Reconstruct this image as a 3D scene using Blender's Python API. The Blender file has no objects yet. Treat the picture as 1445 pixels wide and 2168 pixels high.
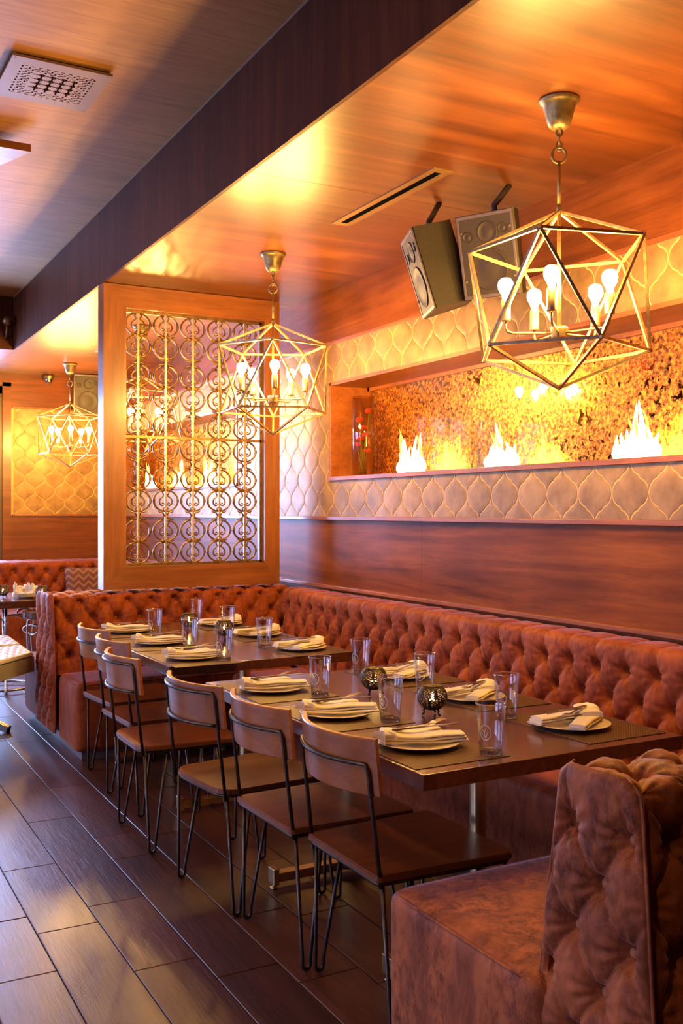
import bpy, bmesh, math, random
import numpy as np
from mathutils import Vector, Matrix
random.seed(7)
PI = math.pi
scene = bpy.context.scene
C = scene.collection

# ------------------------------------------------------------------ camera, light, exposure
cam_d = bpy.data.cameras.new('camera'); cam = bpy.data.objects.new('camera', cam_d); C.objects.link(cam)
cam.location = (0, 0, 1.45); cam.rotation_euler = (math.radians(90), 0, math.radians(-28.6))
cam_d.sensor_fit = 'HORIZONTAL'; cam_d.sensor_width = 36; cam_d.lens = 36*2090/1445
cam_d.shift_y = -3/1445; cam_d.clip_start = .05
scene.camera = cam
vs = scene.view_settings
vs.view_transform = 'Standard'; vs.look = 'None'; vs.gamma = 1; vs.use_curve_mapping = False
vs.exposure = 0.12
scene.cycles.max_bounces = 8; scene.cycles.diffuse_bounces = 4; scene.cycles.glossy_bounces = 4
scene.cycles.transmission_bounces = 8; scene.cycles.transparent_max_bounces = 10
scene.cycles.sample_clamp_indirect = 6; scene.cycles.caustics_reflective = False
BULB = 720.0           # strength of each filament bulb
FLAME = 30.0
world = bpy.data.worlds.new('world'); scene.world = world; world.use_nodes = True
world.node_tree.nodes['Background'].inputs[0].default_value = (.5, .65, 1, 1)
world.node_tree.nodes['Background'].inputs[1].default_value = .3

def area(name, loc, rot, sx, sy, power, col):
    d = bpy.data.lights.new(name, 'AREA'); d.shape = 'RECTANGLE'; d.size = sx; d.size_y = sy
    d.energy = power; d.color = col
    o = bpy.data.objects.new(name, d); C.objects.link(o); o.location = loc; o.rotation_euler = rot
    return o
# daylight outside the shopfront windows
area('daylight_far', (1.15, 11.5, 1.45), (math.radians(-90), 0, 0), 1.7, 2.6, 520, (.38, .53, 1))
area('daylight_far_dim', (-1.6, 11.5, 1.45), (math.radians(-90), 0, 0), 2.8, 2.6, 120, (.48, .56, 1))
area('daylight_left', (-5.0, 7.2, 1.7), (0, math.radians(-66), 0), 2.2, 5.0, 130, (.52, .56, 1)).data.spread = math.radians(110)
area('added_cool_fill_near', (-5.0, 1.7, 1.7), (0, math.radians(-64), 0), 2.0, 2.6, 60, (.52, .52, 1)).data.spread = math.radians(105)  # cool fill added, with an unseen window, to light the near bench end
# unseen warm fill lamps added under the high ceiling, over the aisle and the other side of the room
for x_, y_ in ((-.5, .6), (-.5, 2.6), (-.5, 4.6), (-.5, 6.8), (-2.4, 1.6), (-2.4, 4.0), (-2.4, 6.4)):
    o_ = area('added_warm_fill', (x_, y_, 3.385), (0, 0, 0), .16, .16, 12, (1, .54, .20)); o_.data.shape = 'DISK'; o_.data.spread = math.radians(130)

# ------------------------------------------------------------------ materials
def mat(name): 
    m = bpy.data.materials.new(name); m.use_nodes = True
    nt = m.node_tree; b = nt.nodes['Principled BSDF']
    return m, nt, b
def N(nt, t, **k):
    n = nt.nodes.new(t)
    for a, v in k.items(): setattr(n, a, v)
    return n
def ramp(nt, fac, stops):
    r = N(nt, 'ShaderNodeValToRGB'); e = r.color_ramp.elements
    while len(e) < len(stops): e.new(.5)
    for i, (p, c) in enumerate(stops): e[i].position = p; e[i].color = (*c, 1)
    nt.links.new(fac, r.inputs[0]); return r
def coords(nt, scale=(1, 1, 1), kind='Object'):
    t = N(nt, 'ShaderNodeTexCoord'); mp = N(nt, 'ShaderNodeMapping'); mp.inputs['Scale'].default_value = scale
    nt.links.new(t.outputs[kind], mp.inputs[0]); return mp
def noise(nt, vec, scale, detail=6, rough=.55, dist=0):
    n = N(nt, 'ShaderNodeTexNoise'); n.inputs['Scale'].default_value = scale; n.inputs['Detail'].default_value = detail
    n.inputs['Roughness'].default_value = rough; n.inputs['Distortion'].default_value = dist
    nt.links.new(vec, n.inputs['Vector']); return n
def bump(nt, b, h, strength, dist=.002):
    bp = N(nt, 'ShaderNodeBump'); bp.inputs['Strength'].default_value = strength; bp.inputs['Distance'].default_value = dist
    nt.links.new(h, bp.inputs['Height']); nt.links.new(bp.outputs[0], b.inputs['Normal']); return bp
def mixc(nt, f, a, c, mode='MIX'):
    m = N(nt, 'ShaderNodeMix'); m.data_type = 'RGBA'; m.blend_type = mode
    for v, i in ((f, 0), (a, 6), (c, 7)):
        if hasattr(v, 'links') or isinstance(v, bpy.types.NodeSocket): nt.links.new(v, m.inputs[i])
        else: m.inputs[i].default_value = v if i == 0 else (*v, 1)
    return m.outputs[2]

def wood(name, dark, mid, light, axis, rough=.35, coat=.3, coat_rough=.2, g=1.0, island=0.0, obj_rand=0.0, bmp=.15):
    m, nt, b = mat(name)
    sc = [14*g]*3; sc['XYZ'.index(axis)] = 1.1*g
    mp = coords(nt, sc)
    vec = mp.outputs[0]
    if island:
        gi = N(nt, 'ShaderNodeNewGeometry'); mm = N(nt, 'ShaderNodeVectorMath'); mm.operation = 'SCALE'
        mm.inputs[0].default_value = (31, 17, 23); nt.links.new(gi.outputs['Random Per Island'], mm.inputs['Scale'])
        ad = N(nt, 'ShaderNodeVectorMath'); nt.links.new(vec, ad.inputs[0]); nt.links.new(mm.outputs[0], ad.inputs[1]); vec = ad.outputs[0]
    n1 = noise(nt, vec, 1.0, 8, .6, 1.2)
    n2 = noise(nt, vec, 5.0, 4, .7, .3)
    c = ramp(nt, n1.outputs[0], [(.25, dark), (.5, mid), (.78, light)]).outputs[0]
    fine = ramp(nt, n2.outputs[0], [(.3, (.62, .6, .58)), (.6, (1, 1, 1))]).outputs[0]
    c = mixc(nt, .65, c, fine, 'MULTIPLY')
    n3 = noise(nt, coords(nt, (1, 1, 1)).outputs[0], 1.7, 3)
    blot = ramp(nt, n3.outputs[0], [(.3, (.72, .68, .66)), (.65, (1.1, 1.08, 1.05))]).outputs[0]
    c = mixc(nt, .7, c, blot, 'MULTIPLY')
    for src, amt in ((island, 'i'), (obj_rand, 'o')):
        if src:
            if amt == 'i': r = N(nt, 'ShaderNodeNewGeometry').outputs['Random Per Island']
            else: r = N(nt, 'ShaderNodeObjectInfo').outputs['Random']
            rr = ramp(nt, r, [(0, (1-src,)*3), (1, (1+src*.6,)*3)]).outputs[0]
            c = mixc(nt, 1.0, c, rr, 'MULTIPLY')
    nt.links.new(c, b.inputs['Base Color'])
    b.inputs['Roughness'].default_value = rough
    b.inputs['Coat Weight'].default_value = coat; b.inputs['Coat Roughness'].default_value = coat_rough
    bump(nt, b, n2.outputs[0], bmp, .0015)
    return m

M = {}
M['ceil'] = wood('varnished_ply_ceiling', (.065, .015, .004), (.19, .054, .012), (.34, .115, .028), 'X', .34, .3, .3, g=.55, bmp=.08)
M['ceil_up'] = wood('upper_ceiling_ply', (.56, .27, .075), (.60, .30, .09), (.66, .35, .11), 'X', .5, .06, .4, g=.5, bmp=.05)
M['beam'] = wood('soffit_face_wood', (.07, .022, .010), (.12, .038, .016), (.17, .055, .022), 'Z', .5, .05, .4, g=.5, bmp=.05)
M['wallwood'] = wood('walnut_wall_panel', (.08, .020, .004), (.22, .060, .011), (.38, .120, .022), 'Y', .42, .05, .2, g=.5, bmp=.06)
M['farwood'] = wood('walnut_far_panel', (.12, .032, .010), (.24, .066, .02), (.34, .10, .032), 'X', .3, .35, .22, g=.55, bmp=.06)
M['upper'] = wood('walnut_upper_band', (.11, .028, .007), (.20, .056, .014), (.29, .09, .024), 'Y', .35, .25, .3, g=.55, bmp=.06)
M['trim'] = wood('orange_walnut_trim', (.20, .055, .014), (.33, .10, .026), (.44, .15, .042), 'Y', .35, .25, .25, g=.7)
M['screenwood_v'] = wood('screen_frame_wood_upright', (.22, .07, .02), (.34, .115, .034), (.46, .17, .055), 'Z', .38, .25, .25, g=.8)
M['screenwood_h'] = wood('screen_frame_wood_rail', (.22, .07, .02), (.34, .115, .034), (.46, .17, .055), 'X', .38, .25, .25, g=.8)
M['table'] = wood('dark_table_wood', (.055, .016, .007), (.10, .029, .011), (.16, .048, .017), 'Y', .26, .5, .14, g=.8)
M['chair'] = wood('bent_ply_chair', (.22, .066, .013), (.35, .118, .024), (.46, .175, .040), 'Y', .33, .3, .2, g=.9, obj_rand=.15)
M['seat'] = wood('dark_ply_seat', (.10, .029, .007), (.18, .054, .012), (.26, .082, .020), 'X', .33, .3, .2, g=.9, obj_rand=.2)
M['floor'] = wood('hand_scraped_floor', (.040, .013, .008), (.080, .026, .015), (.13, .043, .025), 'Y', .40, .42, .28, g=1.0, island=.38, bmp=1.0)

for k_ in ('wallwood', 'beam', 'ceil_up', 'upper'): M[k_].node_tree.nodes['Principled BSDF'].inputs['Specular IOR Level'].default_value = .14; M[k_].node_tree.nodes['Principled BSDF'].inputs['Coat Weight'].default_value = .02
def scrape(m):
    nt = m.node_tree; b = nt.nodes['Principled BSDF']
    v = noise(nt, coords(nt, (1, .45, 1)).outputs[0], 7, 3, .5, .4); w_ = noise(nt, coords(nt, (3, .5, 3)).outputs[0], 9, 5, .7)
    ad = N(nt, 'ShaderNodeBump'); ad.inputs['Strength'].default_value = .6; ad.inputs['Distance'].default_value = .006
    old = b.inputs['Normal'].links[0].from_socket; nt.links.new(v.outputs[0], ad.inputs['Height']); nt.links.new(old, ad.inputs['Normal']); nt.links.new(ad.outputs[0], b.inputs['Normal'])
    c0 = b.inputs['Base Color'].links[0].from_socket
    fl = ramp(nt, w_.outputs[0], [(.30, (.25, .2, .2)), (.37, (1, 1, 1))]).outputs[0]
    nt.links.new(mixc(nt, .9, c0, fl, 'MULTIPLY'), b.inputs['Base Color'])
scrape(M['floor'])
def simple(name, col, rough=.5, metal=0, **k):
    m, nt, b = mat(name)
    b.inputs['Base Color'].default_value = (*col, 1); b.inputs['Roughness'].default_value = rough; b.inputs['Metallic'].default_value = metal
    for a, v in k.items(): b.inputs[a.replace('_', ' ')].default_value = v
    return m
def mottled(name, c1, c2, scale, rough, metal, bmp=.2, isl=0):
    m, nt, b = mat(name)
    n = noise(nt, coords(nt).outputs[0], scale, 6, .6)
    c = ramp(nt, n.outputs[0], [(.35, c1), (.65, c2)]).outputs[0]
    if isl:
        r = N(nt, 'ShaderNodeNewGeometry').outputs['Random Per Island']
        c = mixc(nt, 1.0, c, ramp(nt, r, [(0, (1-isl,)*3), (1, (1+isl,)*3)]).outputs[0], 'MULTIPLY')
    nt.links.new(c, b.inputs['Base Color']); b.inputs['Roughness'].default_value = rough; b.inputs['Metallic'].default_value = metal
    bump(nt, b, n.outputs[0], bmp)
    return m
M['tile'] = mottled('gilded_lantern_tile', (.24, .130, .045), (.40, .235, .09), 9, .45, .25, .15, isl=.10)
M['grout'] = mottled('gold_grout', (.62, .36, .10), (.8, .5, .16), 30, .5, .0)
M['gilt'] = mottled('aged_gilt_metal', (.38, .26, .12), (.62, .47, .24), 40, .42, .85, .3)
M['canopy'] = mottled('antique_brass_canopy', (.22, .17, .08), (.42, .33, .16), 30, .4, .85, .2)
M['scroll'] = mottled('bronze_scrollwork', (.16, .09, .035), (.34, .21, .09), 30, .4, .8, .3)
M['brass'] = simple('brushed_brass', (.62, .46, .22), .28, 1)
M['steel'] = simple('polished_steel', (.6, .58, .55), .18, 1)
M['rod'] = mottled('gunmetal_rod', (.045, .036, .03), (.09, .07, .055), 20, .34, .85, .1)
M['black'] = simple('black_gap', (.0012, .001, .001), 1, 0, Specular_IOR_Level=.02)
M['plate'] = simple('cream_china', (.88, .80, .58), .22, 0, Coat_Weight=.4)
M['plate_edge'] = simple('grey_china', (.55, .52, .48), .3)
M['speaker'] = mottled('speaker_cabinet', (.03, .026, .022), (.06, .05, .042), 300, .55, 0, .8)
M['grille'] = mottled('speaker_mesh', (.035, .026, .018), (.08, .058, .038), 400, .6, .15, .5)
M['vent'] = simple('mauve_painted_steel', (.24, .13, .10), .5, .1)
M['tan'] = simple('tan_metal_frame', (.32, .18, .07), .45, .3)
M['candle'] = simple('candle_wax', (.9, .8, .6), .5)
M['daynapkin'] = simple('white_linen', (.82, .76, .66), .8)
M['paintwall'] = simple('dark_back_wall', (.10, .05, .03), .7)
M['frame_dark'] = simple('dark_window_frame', (.10, .07, .06), .4, .3)

def emis(name, col, s):
    m = bpy.data.materials.new(name); m.use_nodes = True; nt = m.node_tree; nt.nodes.clear()
    e = N(nt, 'ShaderNodeEmission'); e.inputs[0].default_value = (*col, 1); e.inputs[1].default_value = s
    o = N(nt, 'ShaderNodeOutputMaterial'); nt.links.new(e.outputs[0], o.inputs[0]); return m
M['bulb'] = emis('lit_bulb', (1, .54, .125), BULB)
M['teaflame'] = emis('candle_flame', (1, .55, .18), 420)
M['flame_core'] = emis('fire_core', (1, .55, .16), FLAME)
M['flame_edge'] = emis('fire_edge', (1, .36, .05), 4)
M['exit'] = emis('exit_letters', (1, .05, .05), 10)
M['glow_lens'] = emis('indicator', (.7, .8, 1), 2)

def glass(name, tint=(1, 1, 1), ior=1.45, r=0.0):
    m, nt, b = mat(name)
    b.inputs['Base Color'].default_value = (*tint, 1); b.inputs['Transmission Weight'].default_value = 1
    b.inputs['Roughness'].default_value = r; b.inputs['IOR'].default_value = ior
    return m
M['glass0'] = glass('clear_glass')
def pane(name, base=.05, tint=(.97, .98, 1)):
    m = bpy.data.materials.new(name); m.use_nodes = True; nt = m.node_tree; nt.nodes.clear()
    t = N(nt, 'ShaderNodeBsdfTransparent'); t.inputs[0].default_value = (*tint, 1)
    g = N(nt, 'ShaderNodeBsdfGlossy'); g.inputs['Roughness'].default_value = .02
    x = N(nt, 'ShaderNodeMixShader'); lw = N(nt, 'ShaderNodeLayerWeight'); lw.inputs[0].default_value = .5
    pw = N(nt, 'ShaderNodeMath'); pw.operation = 'POWER'; pw.inputs[1].default_value = 2.4; nt.links.new(lw.outputs['Facing'], pw.inputs[0])
    fr = N(nt, 'ShaderNodeMath'); fr.operation = 'MULTIPLY_ADD'; fr.inputs[1].default_value = .8; fr.inputs[2].default_value = base; nt.links.new(pw.outputs[0], fr.inputs[0])
    o = N(nt, 'ShaderNodeOutputMaterial')
    nt.links.new(fr.outputs[0], x.inputs[0]); nt.links.new(t.outputs[0], x.inputs[1]); nt.links.new(g.outputs[0], x.inputs[2]); nt.links.new(x.outputs[0], o.inputs[0])
    return m
M['pane'] = pane('window_glass'); M['vase'] = pane('thin_vase_glass', .14, (.96, .90, .72)); M['glass'] = pane('clear_tumbler_glass', .07, (.97, .98, 1))

def velvet(name, c1, c2, dark, scale=9):
    m, nt, b = mat(name)
    mp = coords(nt, (1, 1, .55))
    n = noise(nt, mp.outputs[0], scale, 8, .68, .5); n2 = noise(nt, mp.outputs[0], scale*3.6, 6, .72, .3)
    c = ramp(nt, n.outputs[0], [(.36, c1), (.62, c2)]).outputs[0]
    cr = ramp(nt, n2.outputs[0], [(.34, dark), (.56, (1, 1, 1))]).outputs[0]
    n3 = noise(nt, mp.outputs[0], scale*.45, 3, .5)
    msk = ramp(nt, n3.outputs[0], [(.34, (.15, .15, .15)), (.58, (1, 1, 1))]).outputs[0]
    c = mixc(nt, msk, c, mixc(nt, 1.0, c, cr, 'MULTIPLY'))
    nt.links.new(c, b.inputs['Base Color']); b.inputs['Roughness'].default_value = .62
    b.inputs['Sheen Weight'].default_value = .42; b.inputs['Sheen Roughness'].default_value = .3
    b.inputs['Sheen Tint'].default_value = (1, .70, .66, 1)
    b.inputs['Specular IOR Level'].default_value = .25
    bump(nt, b, n2.outputs[0], .25, .0015)
    return m
M['velvet'] = velvet('rust_crushed_velvet', (.23, .044, .010), (.38, .085, .019), (.42, .30, .30))
M['velvet_near'] = velvet('rust_crushed_velvet_near', (.19, .056, .024), (.42, .130, .044), (.26, .17, .19), 10)
M['button'] = simple('velvet_button', (.36, .11, .035), .6, 0, Sheen_Weight=.4)

def mk_mirror():
    m, nt, b = mat('antiqued_mirror')
    mp = coords(nt)
    n = noise(nt, mp.outputs[0], 4, 3, .5); n2 = noise(nt, mp.outputs[0], 30, 7, .65, .2)
    n3 = noise(nt, mp.outputs[0], 52, 5, .65, 0.2)
    ad = N(nt, 'ShaderNodeMath'); ad.operation = 'ADD'; nt.links.new(n2.outputs[0], ad.inputs[0])
    mu = N(nt, 'ShaderNodeMath'); mu.operation = 'MULTIPLY'; mu.inputs[1].default_value = .35; nt.links.new(n.outputs[0], mu.inputs[0]); nt.links.new(mu.outputs[0], ad.inputs[1])
    rust = ramp(nt, n3.outputs[0], [(.38, (.10, .022, .005)), (.50, (.46, .14, .010)), (.62, (.85, .33, .03))]).outputs[0]
    mask = ramp(nt, ad.outputs[0], [(.56, (0, 0, 0)), (.66, (1, 1, 1))]).outputs[0]
    col = mixc(nt, mask, (.44, .23, .055), rust)
    nt.links.new(col, b.inputs['Base Color'])
    rr = ramp(nt, mask, [(0, (.07,)*3), (1, (.42,)*3)]).outputs[0]; nt.links.new(rr, b.inputs['Roughness'])
    mt = ramp(nt, mask, [(0, (1,)*3), (1, (.55,)*3)]).outputs[0]; nt.links.new(mt, b.inputs['Metallic'])
    b.inputs['Coat Weight'].default_value = .35; b.inputs['Coat Roughness'].default_value = .03
    return m
M['mirror'] = mk_mirror()

def mk_mat():
    m, nt, b = mat('woven_vinyl')
    mp = coords(nt, (1, 1, 1))
    ck = N(nt, 'ShaderNodeTexChecker'); ck.inputs['Scale'].default_value = 190; nt.links.new(mp.outputs[0], ck.inputs[0])
    ck.inputs[1].default_value = (.15, .070, .022, 1); ck.inputs[2].default_value = (.018, .010, .006, 1)
    nt.links.new(ck.outputs[0], b.inputs['Base Color']); b.inputs['Roughness'].default_value = .42
    bump(nt, b, ck.outputs[1], .6, .001)
    return m
M['placemat'] = mk_mat()

def mk_linen():
    m, nt, b = mat('cream_napkin')
    w = noise(nt, coords(nt).outputs[0], 500, 3); b.inputs['Base Color'].default_value = (.92, .84, .60, 1)
    b.inputs['Roughness'].default_value = .8; b.inputs['Sheen Weight'].default_value = .3
    bump(nt, b, w.outputs[0], .3, .0005); return m
M['linen'] = mk_linen()

def mk_leather():
    m, nt, b = mat('grey_quilted_leather'); b.inputs['Base Color'].default_value = (.42, .42, .43, 1); b.inputs['Roughness'].default_value = .38
    w = noise(nt, coords(nt).outputs[0], 90, 4); bump(nt, b, w.outputs[0], .15); return m
M['leather'] = mk_leather()

def mk_cushion():
    m, nt, b = mat('hexagon_patterned_cloth')
    mp = coords(nt, (1, 1, 1)); v = N(nt, 'ShaderNodeTexWave'); v.wave_type = 'BANDS'; v.bands_direction = 'DIAGONAL'; v.wave_profile = 'SIN'
    v.inputs['Scale'].default_value = 9; v.inputs['Distortion'].default_value = 0
    sx = N(nt, 'ShaderNodeSeparateXYZ'); nt.links.new(mp.outputs[0], sx.inputs[0])
    pp = N(nt, 'ShaderNodeMath'); pp.operation = 'PINGPONG'; pp.inputs[1].default_value = .05; nt.links.new(sx.outputs[0], pp.inputs[0])
    cb = N(nt, 'ShaderNodeCombineXYZ'); nt.links.new(pp.outputs[0], cb.inputs[0]); nt.links.new(sx.outputs[2], cb.inputs[1]); nt.links.new(cb.outputs[0], v.inputs[0])
    r = ramp(nt, v.outputs[1], [(.62, (.17, .065, .055)), (.75, (.34, .17, .08))])
    nt.links.new(r.outputs[0], b.inputs['Base Color']); b.inputs['Roughness'].default_value = .8; return m
M['cushion'] = mk_cushion()

# ------------------------------------------------------------------ mesh helpers
class MB:
    """collects shapes, builds ONE mesh"""
    def __init__(s): s.v = []; s.f = []; s.sm = []; s.mi = []
    def add(s, vs_, fs, smooth=False, mi=0):
        o = len(s.v); s.v += [tuple(v) for v in vs_]; s.f += [[i+o for i in f] for f in fs]; s.sm += [smooth]*len(fs); s.mi += [mi]*len(fs); return s
    def box(s, x0, y0, z0, x1, y1, z1, R=None, mi=0):
        vv = [(x, y, z) for x in (x0, x1) for y in (y0, y1) for z in (z0, z1)]
        if R is not None: vv = [R @ Vector(p) for p in vv]
        return s.add(vv, [(0, 1, 3, 2), (4, 6, 7, 5), (0, 4, 5, 1), (2, 3, 7, 6), (0, 2, 6, 4), (1, 5, 7, 3)], mi=mi)
    def bbox(s, x0, y0, z0, x1, y1, z1, b=.003, R=None, smooth=False, mi=0):
        bm = bmesh.new(); bmesh.ops.create_cube(bm, size=1)
        for v in bm.verts: v.co = Vector(((x0+x1)/2+v.co.x*(x1-x0), (y0+y1)/2+v.co.y*(y1-y0), (z0+z1)/2+v.co.z*(z1-z0)))
        bmesh.ops.bevel(bm, geom=bm.edges[:], offset=b, segments=2, affect='EDGES', profile=.5)
        if R is not None: bm.transform(R)
        return s.frombm(bm, smooth, mi)
    def frombm(s, bm, smooth=False, mi=0):
        bm.verts.ensure_lookup_table(); bm.verts.index_update()
        s.add([v.co[:] for v in bm.verts], [[v.index for v in f.verts] for f in bm.faces], smooth, mi); bm.free(); return s
    def tube(s, pts, r, n=8, closed=False, caps=True, mi=0, flat=None):
        pts = [Vector(p) for p in pts]; L = len(pts); rr = r if hasattr(r, '__len__') else [r]*L
        T = []
        for i in range(L):
            if closed: t = pts[(i+1) % L]-pts[i-1]
            else: t = pts[min(i+1, L-1)]-pts[max(i-1, 0)]
            T.append(t.normalized())
        up = Vector((0, 0, 1)) if abs(T[0].z) < .9 else Vector((1, 0, 0))
        u = T[0].cross(up).normalized(); vv = []
        for i in range(L):
            u = (u-T[i]*u.dot(T[i])).normalized(); w = T[i].cross(u)
            for k in range(n):
                a = 2*PI*k/n+(PI/4 if n == 4 else 0); vv.append(pts[i]+(u*math.cos(a)+w*math.sin(a))*rr[i])
        fs = []
        for i in range(L if closed else L-1):
            j = (i+1) % L
            for k in range(n): k2 = (k+1) % n; fs.append((i*n+k, i*n+k2, j*n+k2, j*n+k))
        if caps and not closed: fs += [tuple(range(n))[::-1], tuple((L-1)*n+k for k in range(n))]
        return s.add(vv, fs, n > 4, mi)
    def lathe(s, prof, n=24, c=(0, 0, 0), R=None, smooth=True, mi=0):
        vv = []; idx = []
        for r, z in prof:
            if r < 1e-6: idx.append([len(vv)]*n); vv.append((0, 0, z))
            else:
                idx.append([len(vv)+k for k in range(n)]); vv += [(r*math.cos(2*PI*k/n), r*math.sin(2*PI*k/n), z) for k in range(n)]
        fs = []
        for i in range(len(prof)-1):
            for k in range(n):
                k2 = (k+1) % n; q = [idx[i][k], idx[i][k2], idx[i+1][k2], idx[i+1][k]]
                q2 = []
                for a in q:
                    if a not in q2: q2.append(a)
                if len(q2) > 2: fs.append(q2)
        vv = [Vector(p) for p in vv]
        if R is not None: vv = [R @ p for p in vv]
        vv = [p+Vector(c) for p in vv]
        return s.add(vv, fs, smooth, mi)
    def grid(s, P, closed_u=False, smooth=True, mi=0):
        P = np.asarray(P); a, b = P.shape[:2]; vv = P.reshape(-1, 3).tolist(); fs = []
        for i in range(a-1 + (1 if closed_u else 0)):
            i2 = (i+1) % a
            for j in range(b-1): fs.append((i*b+j, i2*b+j, i2*b+j+1, i*b+j+1))
        return s.add(vv, fs, smooth, mi)
    def prism(s, poly, d0, d1, fn, mi=0):
        """poly of 2D points, fn(x,y,d)->3D"""
        n = len(poly); vv = [fn(x, y, d0) for x, y in poly]+[fn(x, y, d1) for x, y in poly]
        fs = [tuple(range(n))[::-1], tuple(range(n, 2*n))]+[(i, (i+1) % n, n+(i+1) % n, n+i) for i in range(n)]
        return s.add(vv, fs, mi=mi)
    def build(s, name, m, parent=None, loc=None, rot=None):
        me = bpy.data.meshes.new(name); me.from_pydata([tuple(v) for v in s.v], [], s.f)
        me.polygons.foreach_set('use_smooth', s.sm)
        ms = m if isinstance(m, (list, tuple)) else [m]
        for x in ms: me.materials.append(x)
        me.polygons.foreach_set('material_index', s.mi)
        me.update()
        bm = bmesh.new(); bm.from_mesh(me); bmesh.ops.recalc_face_normals(bm, faces=bm.faces[:]); bm.to_mesh(me); bm.free()
        o = bpy.data.objects.new(name, me); C.objects.link(o)
        if parent: o.parent = parent
        if loc is not None: o.location = loc
        if rot is not None: o.rotation_euler = rot
        return o
def thing(name, label, cat, loc=(0, 0, 0), rz=0, group=None):
    o = bpy.data.objects.new(name, None); C.objects.link(o); o.location = loc; o.rotation_euler = (0, 0, rz)
    o.empty_display_size = .1
    return tag(o, label, cat, group)
def tag(o, label, cat, group=None):
    o['label'] = label; o['category'] = cat
    if group: o['group'] = group
    return o
def struct(o): o['kind'] = 'structure'; return o
def dup(src, loc=None, rz=None, label=None):
    def cp(o, par):
        c = o.copy(); C.objects.link(c); c.parent = par
        for ch in kids.get(o.name, []): cp(ch, c)
        return c
    kids = {}
    for o in C.objects:
        if o.parent: kids.setdefault(o.parent.name, []).append(o)
    r = cp(src, None)
    if loc is not None: r.location = loc
    if rz is not None: r.rotation_euler = (0, 0, rz)
    if label: r['label'] = label
    return r
def smooth01(x): x = np.clip(x, 0, 1); return x*x*(3-2*x)

# ------------------------------------------------------------------ tufting
def tuft(S, Tt, a, b, s0, t0, rows, depth=.022, seed=0):
    depth = depth*1.35
    """S: along, Tt: across. lattice rows k=0..rows-1 at t0+k*b, odd rows shifted half a. returns displacement, buttons"""
    q = (Tt-t0)/b; p = (S-s0)/a
    A, B = p+q/2, p-q/2
    fd = np.abs(np.sin(PI*A))*np.abs(np.sin(PI*B))
    top = np.abs(np.sin(PI*(p-((rows-1) % 2)*.5))); bot = np.abs(np.sin(PI*p))
    kt = smooth01((q-(rows-1))/.35); kb = smooth01(-q/.35)
    f = fd*(1-kt)*(1-kb)+top*kt+bot*kb
    puff = np.power(np.clip(f, 0, 1), .36)
    soft = 1-.65*smooth01(np.maximum(q-(rows-1), -q)/1.0)      # folds die out away from the last row
    h = -depth*.88*(1-puff)*soft
    # button dimples with radial pleats
    k = np.clip(np.round(q), 0, rows-1); off = (k % 2)*.5
    ds = (p-off-np.round(p-off))*a; dt = (q-k)*b; r = np.sqrt(ds**2+dt**2); th = np.arctan2(dt, ds)
    h -= depth*1.05*np.exp(-(r/.025)**2)
    cellid = np.round(p-off)*7.3+k*3.1
    h += .0030*np.sin(10*th+cellid)*np.exp(-((r-.036)/.028)**2)
    h += .0012*np.sin(S*61+np.sin(Tt*37+S*9)*2.1)*np.cos(Tt*83+S*21)
    return h
def buttons_at(s_rng, a, b, s0, t0, rows):
    out = []
    for k in range(rows):
        i = math.floor((s_rng[0]-s0)/a)-1
        while True:
            s_ = s0+(i+(k % 2)*.5)*a; i += 1
            if s_ > s_rng[1]-.03: break
            if s_ > s_rng[0]+.03: out.append((s_, t0+k*b))
    return out
class Profile:
    """2D polyline (d = depth axis, z) with rounded arc parameter"""
    def __init__(s, pts, step=.009):
        pts = np.array(pts, float); seg = np.linalg.norm(np.diff(pts, axis=0), axis=1); L = np.concatenate([[0], np.cumsum(seg)])
        s.L = L[-1]; n = max(4, int(s.L/step)); t = np.linspace(0, s.L, n)
        s.t = t; s.d = np.interp(t, L, pts[:, 0]); s.z = np.interp(t, L, pts[:, 1])
        # smooth a little
        for _ in range(6):
            s.d[1:-1] = (s.d[:-2]+2*s.d[1:-1]+s.d[2:])/4; s.z[1:-1] = (s.z[:-2]+2*s.z[1:-1]+s.z[2:])/4
        td, tz = np.gradient(s.d), np.gradient(s.z); l = np.hypot(td, tz); s.nd, s.nz = -tz/l, td/l
    def at(s, t): return [np.interp(t, s.t, q) for q in (s.d, s.z, s.nd, s.nz)]
def roundpts(corners, r=.04):
    """corner polyline with fillets"""
    out = [corners[0]]
    for i in range(1, len(corners)-1):
        p0, p1, p2 = [Vector(c) for c in corners[i-1:i+2]]
        a = (p0-p1).normalized(); b = (p2-p1).normalized(); rr = min(r, (p0-p1).length*.45, (p2-p1).length*.45)
        A, B = p1+a*rr, p1+b*rr
        for k in range(7):
            t = k/6; out.append(tuple(A*(1-t)**2+p1*2*t*(1-t)+B*t*t))
    out.append(corners[-1]); return out
button_mesh = None
def add_buttons(parent, pts, limit=100):
    """pts: (pos, normal) in world = parent local"""
    global button_mesh
    if button_mesh is None:
        o = MB().lathe([(0, .006), (.005, .0055), (.009, .003), (.0105, 0), (.009, -.003), (0, -.003)], 12).build('button', M['button'])
        button_mesh = o.data; bpy.data.objects.remove(o)
    pts = sorted(pts, key=lambda q: (Vector(q[0])+Vector(parent.location)-cam.location).length)
    for p, n in pts[:limit]:
        o = bpy.data.objects.new('button', button_mesh); C.objects.link(o); o.parent = parent
        o.location = p; o.rotation_euler = Vector(n).to_track_quat('Z', 'Y').to_euler()
    if len(pts) > limit:
        mb = MB()
        for p, n in pts[limit:]:
            mb.lathe([(0, .006), (.005, .0055), (.009, .003), (.0105, 0)], 8, c=p, R=Vector(n).to_track_quat('Z', 'Y').to_matrix())
        mb.build('button', M['button'], parent)['kind'] = 'stuff'
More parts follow.
